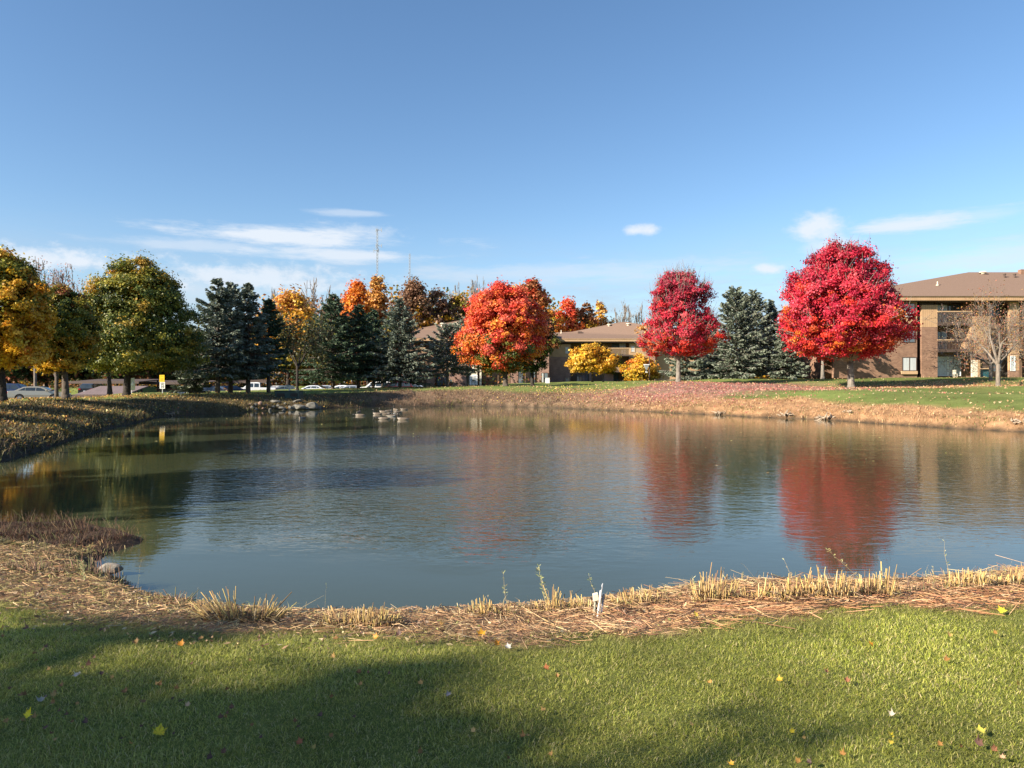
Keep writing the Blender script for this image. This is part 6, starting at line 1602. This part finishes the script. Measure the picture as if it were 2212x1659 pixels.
# ------------------------------------------------------------------ near bank: single things
def at_bank(u, v): return ground_hit(u, v, 2.6, 9.5)
def pipes():
    x, y, z = at_bank(1294, 1331); k = y / F
    root = empty('pipe_marker', (x, y, z)); tag(root, 'white plastic pipes and a small white box on a post at the near water edge', 'pipe marker')
    L = lambda u, v, dy=0: Vector(((u - 1294) * k, dy, (1331 - v) * k))
    MB().tube(L(1291, 1334), L(1298.3, 1275.7), .0078, n=14).build('white_pipe', M_WHITE, root)
    MB().tube(L(1299.5, 1332, .02), L(1302, 1306, .02), .0072, n=14).build('short_pipe', M_WHITE, root)
    MB().tube(L(1302, 1306, .02), L(1304.2, 1284, .02), .0084, n=14).build('grey_sleeve', simple('grey_conduit', (.20, .24, .27), rough=.5), root)
    MB().poly_path([L(1298.8, 1280), L(1299.6, 1275), L(1301, 1271), L(1300.8, 1265), L(1302.4, 1260)], [.0045, .005, .0035, .0055, .003]).build('cable_end', simple('worn_grey_cable', (.35, .36, .38), rough=.4, var=.5, scale=60), root)
    b = MB(); P = [L(1280.6, 1284.6, -.004), L(1291.6, 1281.4, -.004), L(1293, 1296.3, -.004), L(1282, 1300, -.004)]
    b.add([tuple(p) for p in P] + [tuple(p + Vector((0, .035, 0))) for p in P], [(0, 1, 2, 3), (7, 6, 5, 4), (0, 4, 5, 1), (1, 5, 6, 2), (2, 6, 7, 3), (3, 7, 4, 0)])
    b.build('box', M_CREAM, root, bevel=.002)
    MB().tube(L(1284.5, 1330, .02), L(1286.5, 1298, .02), .008, .0075, n=10).build('wooden_post', simple('weathered_wood', (.33, .32, .25), rough=.8, var=.4, scale=40), root)
    MB().tube(L(1288, 1299, .02), L(1292, 1313, .02), .004, n=8).build('black_cable', M_BLACKP, root)
pipes()
o = rock('rounded grey-brown stone half in the water at the left of the near bank', 236, 1240, 52, 21, 7.35, 77, simple('smooth_grey_stone', (.22, .19, .155), rough=.7, var=.25, scale=9, bump=.004), group=None, tilt=-4, zc=.07, depth=.55)
def clump(label, u0, u1, v, hpx, n, seed, lean=.25, cols=None, r=.0031, cat='reed clump', fan=.5, dark=True):
    x0, y0, z0 = at_bank((u0 + u1) / 2, v); k = y0 / F; rng = np.random.default_rng(seed)
    w = (u1 - u0) * k / 2; n = int(n * .8)
    px = rng.uniform(-1, 1, n); py = rng.uniform(-1, 1, n) * np.sqrt(1 - px ** 2 * .8)
    P = np.stack([px * w, py * min(w * .5, .16) + .05], 1)
    A = np.column_stack([P, height(P + [x0, y0]) - z0 - .01])
    h = hpx * k * (.28 + .85 * rng.random(n) ** 1.7) * (1 - .35 * px ** 2) * (.55 + .9 * hash_noise(np.stack([px * w, px * 0 + seed], 1), .045, seed))
    B = A + np.stack([px * fan + rng.normal(0, lean, n), rng.normal(-.1, lean, n), np.ones(n)], 1) * h[:, None]
    rr = rng.uniform(.6, 1.25, n) * r
    v_, f_ = sticks(A, B, rr, rr * .85, 5)
    c = pal(rng, n, cols or [(.60, .42, .15), (.48, .30, .11), (.68, .52, .26), (.28, .17, .08)], [3, 3, 1.2, 2.2], .25)
    root = empty('reed_clump', (x0, y0, z0)); tag(root, label, cat, 'cut reed clumps on the near bank')
    mesh_np('stalks', v_, f_, M_STALK, root, colors=np.repeat(np.clip(c, 0, 1), 10, 0))
    # ragged dead leaves at the foot
    m = n * 4; P2 = np.stack([rng.uniform(-1.1, 1.1, m) * w, rng.normal(.04, .06, m)], 1)
    C = np.column_stack([P2, height(P2 + [x0, y0]) - z0 + rng.uniform(0, .45, m) * hpx * k * .8])
    U = unit(rng.normal(0, 1, (m, 3)) * [1, 1, .8]); V_ = unit(np.cross(U, rng.normal(0, 1, (m, 3))))
    vv, ff = kites(C, U, V_, rng.uniform(.015, .05, m), rng.uniform(.003, .010, m))
    cc = pal(rng, m, [(.20, .13, .08), (.12, .08, .05), (.40, .28, .16), (.26, .24, .09)], [3, 3, 1.6, 1], .3)
    mesh_np('dead_leaves', vv, ff, M_LEAF, root, colors=np.repeat(np.clip(cc, 0, 1), 4, 0))
for a in [('large fanned clump of cut reeds left of the middle of the near bank', 446, 592, 1342, 56, 330, 1, .28, 1.0), ('small dark clump of cut stems at the water, left of the large fanned one', 345, 398, 1303, 30, 70, 2, .3, .9),
          ('long low clump of short orange stubble near the middle', 690, 862, 1352, 42, 420, 3, .16, .25), ('low tuft of yellow stubble left of the tall weed in the middle', 1010, 1100, 1330, 34, 170, 4, .15, .2),
          ('tuft of yellow stubble round the foot of the tallest leafy weed', 1140, 1250, 1322, 42, 210, 5, .16, .2), ('tuft of yellow grass stubble left of the white pipes', 1255, 1282, 1322, 36, 60, 6, .25, .4),
          ('low grassy stubble right of the white pipes', 1330, 1440, 1308, 36, 200, 7, .22, .2), ('tall reed stalk clump, leftmost of the tall ones at the right', 1500, 1585, 1304, 78, 150, 8, .14, .25),
          ('thin reed stubble between the two leftmost tall clumps', 1590, 1670, 1300, 42, 90, 9, .2, .1), ('reed stalk clump below the reflection of the red maple', 1672, 1760, 1298, 66, 150, 10, .14, .1),
          ('dense tall reed clump right of the dangling seed head', 1752, 1850, 1296, 66, 220, 11, .14, .2), ('straight reed clump with a dark hollow at its foot', 1858, 1946, 1294, 72, 170, 12, .08, .1),
          ('low dark reed patch right of the straight clump', 1960, 2050, 1284, 34, 130, 13, .16, .1), ('broad reed clump at the right, second from the edge', 2050, 2140, 1276, 46, 230, 14, .14, .1), ('reed clump cut by the right edge', 2140, 2230, 1268, 40, 220, 15, .14, .1),
          ('brown stubble beside the marsh plants at the left', 150, 270, 1246, 44, 150, 16, .16, .1), ('stubble and twigs at the left edge by the marsh', 0, 140, 1236, 26, 220, 17, .3, .1)]:
    clump(a[0], a[1], a[2], a[3], a[4], a[5], a[6], a[7], fan=a[8], cols=[(.26, .15, .09), (.36, .22, .13), (.16, .10, .07), (.20, .18, .07)] if a[6] in (16, 17, 2, 13) else None)
def weed(label, pts, leaves, seed, lw=(.016, .035), col=(.42, .46, .20), r=.0022, name='weed', cat='weed', group='leafy weeds at the near water edge'):
    x0, y0, z0 = at_bank(*pts[0]); k = y0 / F; rng = np.random.default_rng(seed)
    Q = [np.array([(u - pts[0][0]) * k, 0, (pts[0][1] - v) * k]) for u, v in pts]
    root = empty(name, (x0, y0, z0)); tag(root, label, cat, group)
    MB().poly_path([tuple(q) for q in Q], [r * (1 - .75 * i / (len(Q) - 1)) for i in range(len(Q))], 6).build('stem', simple('dry_stem', (.42, .33, .18), rough=.8), root)
    if leaves:
        Qa = np.array(Q); t = rng.uniform(.12, 1, leaves) * (len(Q) - 1); i = np.minimum(t.astype(int), len(Q) - 2); P = Qa[i] + (Qa[i + 1] - Qa[i]) * (t - i)[:, None]
        U = unit(np.stack([rng.normal(0, 1, leaves), rng.normal(0, .7, leaves), rng.uniform(.2, 1.3, leaves)], 1)); V_ = unit(np.cross(U, rng.normal(0, 1, (leaves, 3)) + [0, 1, 0]))
        ln = rng.uniform(lw[0], lw[1], leaves)
        v_, f_ = kites(P + U * ln[:, None] * .5, U, V_, ln, ln * .22)
        mesh_np('leaves', v_, f_, M_LEAF, root, colors=np.repeat(pal(rng, leaves, [col, (.55, .50, .28), (.30, .34, .14)], [3, 2, 1.5]), 4, 0))
weed('thin leafy weed rising over the water left of the tallest one', [(1098, 1316), (1091, 1285), (1089, 1262), (1087, 1237)], 26, 1)
weed('tallest leafy weed, leaning left over the water in the middle', [(1190, 1312), (1180, 1290), (1171, 1266), (1166, 1243), (1164, 1222)], 70, 2, lw=(.02, .045))
weed('small bent leafy weed above the white pipes', [(1290, 1298), (1284, 1276), (1276, 1258), (1271, 1240)], 34, 3)
weed('bare stalk bowing right with a dangling seed head over the red reflection', [(1868, 1262), (1850, 1243), (1826, 1222), (1806, 1205), (1786, 1186)], 22, 4, col=(.55, .46, .18), r=.0016)
weed('round dry seed head on a thin stem near the right', [(2020, 1262), (2017, 1240), (2015, 1222)], 30, 5, lw=(.010, .022), col=(.50, .44, .2))
weed('branched pale twig standing near the right reeds', [(2054, 1262), (2048, 1228), (2040, 1196), (2040, 1168)], 10, 6, col=(.55, .48, .34), r=.0020)
weed('pale forked stalk standing above the reeds left of the red reflection', [(1720, 1272), (1706, 1238), (1692, 1204)], 3, 7, col=(.62, .54, .34), r=.0024)
weed('thin stalk with a curled tip leaning left over the reeds', [(1646, 1274), (1630, 1248), (1605, 1218)], 3, 8, col=(.6, .5, .3), r=.0014)
weed('pale dry stem leaning over the water beside the fanned clump', [(624, 1328), (660, 1308), (700, 1286)], 0, 9, r=.0020)
weed('upright dark twig at the water right of the fanned clump', [(702, 1312), (703, 1290), (705, 1262)], 4, 10, r=.0011)
weed('curved pale stem rising from the bank at the left', [(432, 1316), (424, 1300), (428, 1268)], 0, 11, r=.0016)
weed('faint seedy weed by the grey stone at the left', [(300, 1290), (298, 1262), (302, 1228), (306, 1208)], 26, 12, lw=(.008, .016), col=(.45, .36, .25), r=.0010)
weed('pale dead twig with a white tip at the left by the marsh', [(78, 1226), (70, 1208), (56, 1190)], 2, 13, r=.003)
weed('green-grey leafy sprig at the foot of the marsh spit', [(182, 1262), (180, 1240), (176, 1214)], 60, 14, lw=(.02, .045), col=(.34, .38, .18), r=.0025)
for i, (u, v) in enumerate([(1020, 1336), (1060, 1318), (1300, 1330), (1385, 1300), (1440, 1296), (1505, 1284), (1560, 1290), (1610, 1280), (1905, 1240), (1995, 1262), (2095, 1250), (2180, 1240)]):
    weed('thin single dry stalk among the stubble of the near bank', [(u, v + 8), (u + random.uniform(-6, 6), v - 12), (u + random.uniform(-16, 14), v - random.uniform(26, 48))], 2, 50 + i, col=(.6, .48, .26), r=.0012, name='dry_stalk', cat='stalk', group='single dry stalks on the near bank')

# ------------------------------------------------------------------ fallen leaves on the near lawn
def maple_leaf(size, col, curl, seed, spots=False):
    rng = random.Random(seed)
    out = []
    tips = [(0, 1.0), (38, .62), (58, .95), (88, .55), (112, .70), (150, .42), (180, .30)]
    full = [(a, r) for a, r in tips]
    pts = []
    notch = [(18, .60), (48, .50), (72, .52), (98, .42), (132, .36), (166, .26)]
    seq = sorted(full + notch)
    for a, r in seq: pts.append((a, r * rng.uniform(.9, 1.1)))
    pts = [(a, r) for a, r in pts] + [(-a, r * rng.uniform(.9, 1.1)) for a, r in reversed(pts) if 0 < a < 180]
    V = [(0, 0, 0)]
    for rr in (.5, 1.0):
        for a, r in pts:
            x, y = math.sin(R(a)) * r * rr * size * .55, math.cos(R(a)) * r * rr * size * .55
            q = (x * x + y * y) / (size * size * .3)
            V.append((x, y, curl * size * q * (.6 + .5 * math.sin(R(a) * 2 + seed)) + rng.uniform(-.02, .02) * size))
    n = len(pts)
    f3 = [(0, 1 + i, 1 + (i + 1) % n) for i in range(n)]; f4 = [(1 + i, 1 + n + i, 1 + n + (i + 1) % n, 1 + (i + 1) % n) for i in range(n)]
    C = [tuple(c * (1.0 if i <= n else rng.uniform(.8, 1.1)) for c in col) for i in range(len(V))]
    if spots:
        for i in range(1, n, 4): C[i] = tuple(c * .45 for c in col)
    return np.array(V), [np.array(f3), np.array(f4)], np.array(C)
def lawn_at(u, v): return ground_hit(u, v, 2.4, 7.0, .028)
M_STEM = simple('leaf_stem', (.35, .2, .08), rough=.7)
def leaf(u, v, wpx, col, label, seed, curl=.25, tilt=25, spots=False, group='fallen leaves on the near lawn'):
    x, y, z = lawn_at(u, v); k = y / F; rng = random.Random(seed)
    V, Fc, C = maple_leaf(wpx * k * 1.05, col, curl, seed, spots)
    V = V.copy()
    o = mesh_np('fallen_leaf', V, Fc, M_LEAF, colors=C, loc=(x, y, z + .004))
    o.rotation_euler = (R(tilt + rng.uniform(-8, 8)), R(rng.uniform(-18, 18)), R(rng.uniform(-180, 180)) if tilt < 12 else R(rng.uniform(-40, 40)))
    tag(o, label, 'leaf', group); return o
YL, OR, BR, PL, RDB = (.78, .58, .04), (.62, .26, .03), (.20, .10, .035), (.62, .50, .40), (.34, .12, .05)
leaf(343, 1585, 36, YL, 'large spotted yellow leaf at the lower left of the lawn', 1, spots=True, tilt=35)
leaf(59, 1546, 28, (.85, .68, .02), 'bright yellow leaf near the left edge of the lawn', 2, tilt=40)
leaf(405, 1525, 16, (.55, .36, .22), 'pale tan leaf right above the large spotted yellow one', 3, tilt=45)
leaf(167, 1461, 22, (.52, .47, .42), 'folded white-backed leaf in the shade at the left', 4, tilt=20, curl=.6)
leaf(87, 1515, 22, (.40, .36, .30), 'pale grey curled leaf above the bright yellow one', 5, tilt=15, curl=.5)
leaf(390, 1393, 20, OR, 'orange leaf on the sunlit strip at the upper left of the lawn', 6, tilt=35)
leaf(647, 1606, 22, RDB, 'rust red leaf at the bottom left of the middle', 7, tilt=40)
leaf(676, 1617, 16, (.40, .30, .08), 'dull yellow leaf beside the rust red one', 8, tilt=20)
leaf(811, 1378, 18, OR, 'brown-orange upright leaf where straw meets lawn', 9, tilt=50)
leaf(1040, 1371, 24, (.70, .36, .03), 'brown and gold leaf on the straw edge in the middle', 10, tilt=50)
leaf(1073, 1392, 20, OR, 'orange upright leaf just below the brown and gold one', 11, tilt=60)
leaf(1097, 1400, 20, (.72, .66, .58), 'crumpled whitish leaf beside the orange upright one', 12, curl=.5)
leaf(1180, 1446, 18, (.42, .15, .06), 'red-brown leaf with a white fold in the middle of the lawn', 13, curl=.5)
leaf(1022, 1580, 16, (.66, .42, .18), 'small tan leaf standing upright at the bottom middle', 14, tilt=70)
leaf(969, 1502, 16, (.18, .18, .22), 'slate grey leaf in the shade, lower middle', 15, tilt=20)
leaf(1711, 1582, 16, YL, 'yellow leaf at the bottom right, left of the paired yellow ones', 16, tilt=70)
leaf(1925, 1592, 22, YL, 'upper of two yellow leaves together at the bottom right', 17, tilt=40)
leaf(1924, 1606, 18, (.66, .48, .06), 'lower of two yellow leaves together at the bottom right', 18, tilt=10)
leaf(2120, 1582, 26, (.66, .58, .10), 'yellow-green leaf above the brown pair at the right', 19, tilt=20)
leaf(2116, 1609, 30, (.34, .17, .12), 'large mauve-brown leaf of the pair at the lower right', 20, tilt=35, curl=.4)
leaf(2148, 1621, 22, (.46, .20, .10), 'narrow brown leaf standing beside the mauve-brown one', 21, tilt=60)
leaf(1928, 1546, 18, (.58, .50, .40), 'curled grey-tan leaf beside a straw at the right', 22, curl=.7)
leaf(1784, 1452, 16, (.50, .20, .12), 'reddish curled leaf in the right half of the lawn', 23, curl=.6)
leaf(1829, 1472, 18, (.36, .15, .08), 'dark brown folded leaf right of the reddish one', 24, curl=.6)
leaf(1882, 1394, 16, (.74, .32, .03), 'small bright orange leaf at the upper right of the lawn', 25, tilt=40)
leaf(1684, 1470, 18, (.64, .38, .04), 'gold leaf sunk in the grass at the right', 26, tilt=20)
leaf(2199, 1479, 16, (.70, .38, .06), 'orange-tan leaf at the right edge of the lawn', 27, tilt=60)
leaf(2165, 1321, 26, (.82, .72, .06), 'bright yellow leaf on the straw at the right', 28, tilt=40)
leaf(1503, 1330, 16, (.80, .66, .05), 'small yellow leaf on the straw right of the white pipes', 29, tilt=60)
leaf(2166, 1638, 16, (.60, .36, .22), 'pale pinkish leaf at the bottom right corner', 30, tilt=30)
leaf(1748, 1650, 18, (.10, .06, .05), 'dark curled leaf at the bottom edge right of the middle', 31, curl=.7)
leaf(1580, 1652, 16, (.74, .42, .05), 'little orange-yellow leaf at the bottom edge', 32, tilt=40)
rng_l = random.Random(99)
for i in range(96):
    u = rng_l.uniform(10, 2200); v = rng_l.uniform(1350, 1650)
    if i % 3 == 0: u, v = rng_l.gauss(120, 110), rng_l.gauss(1520, 60)
    if not (5 < u < 2205 and 1345 < v < 1655): u, v = rng_l.uniform(10, 800), rng_l.uniform(1380, 1650)
    if u > 900 and rng_l.random() < .45: u = rng_l.uniform(0, 900)
    col = rng_l.choice([BR, (.16, .08, .05), (.26, .14, .05), (.34, .20, .07), (.48, .29, .10), (.11, .06, .05)] if u < 1200 else [(.48, .26, .07), (.56, .35, .12), BR, (.4, .2, .06)])
    nm = {True: 'small dark brown curled leaf sunk in the lawn', False: 'small tan leaf lying in the lawn'}[col[0] < .3]
    leaf(u, v, rng_l.uniform(9, 20), col, nm, 200 + i, curl=rng_l.uniform(.2, .7), tilt=rng_l.uniform(5, 50), group='small dark leaves in the lawn' if col[0] < .3 else 'small tan leaves in the lawn')
def utility_pedestals():
    for (u, d, lb) in [(1183, 100, 'small white utility pedestal left of the bright yellow tree')]:
        x = X(u, d); o = MB().box(-.28, .28, -.2, .2, -.1, .62).box(-.30, .30, -.22, .22, .622, .70).build('utility_pedestal', M_WHITE, None, bevel=.03, loc=(x, d, H(x, d))); tag(o, lb, 'utility pedestal')
utility_pedestals()
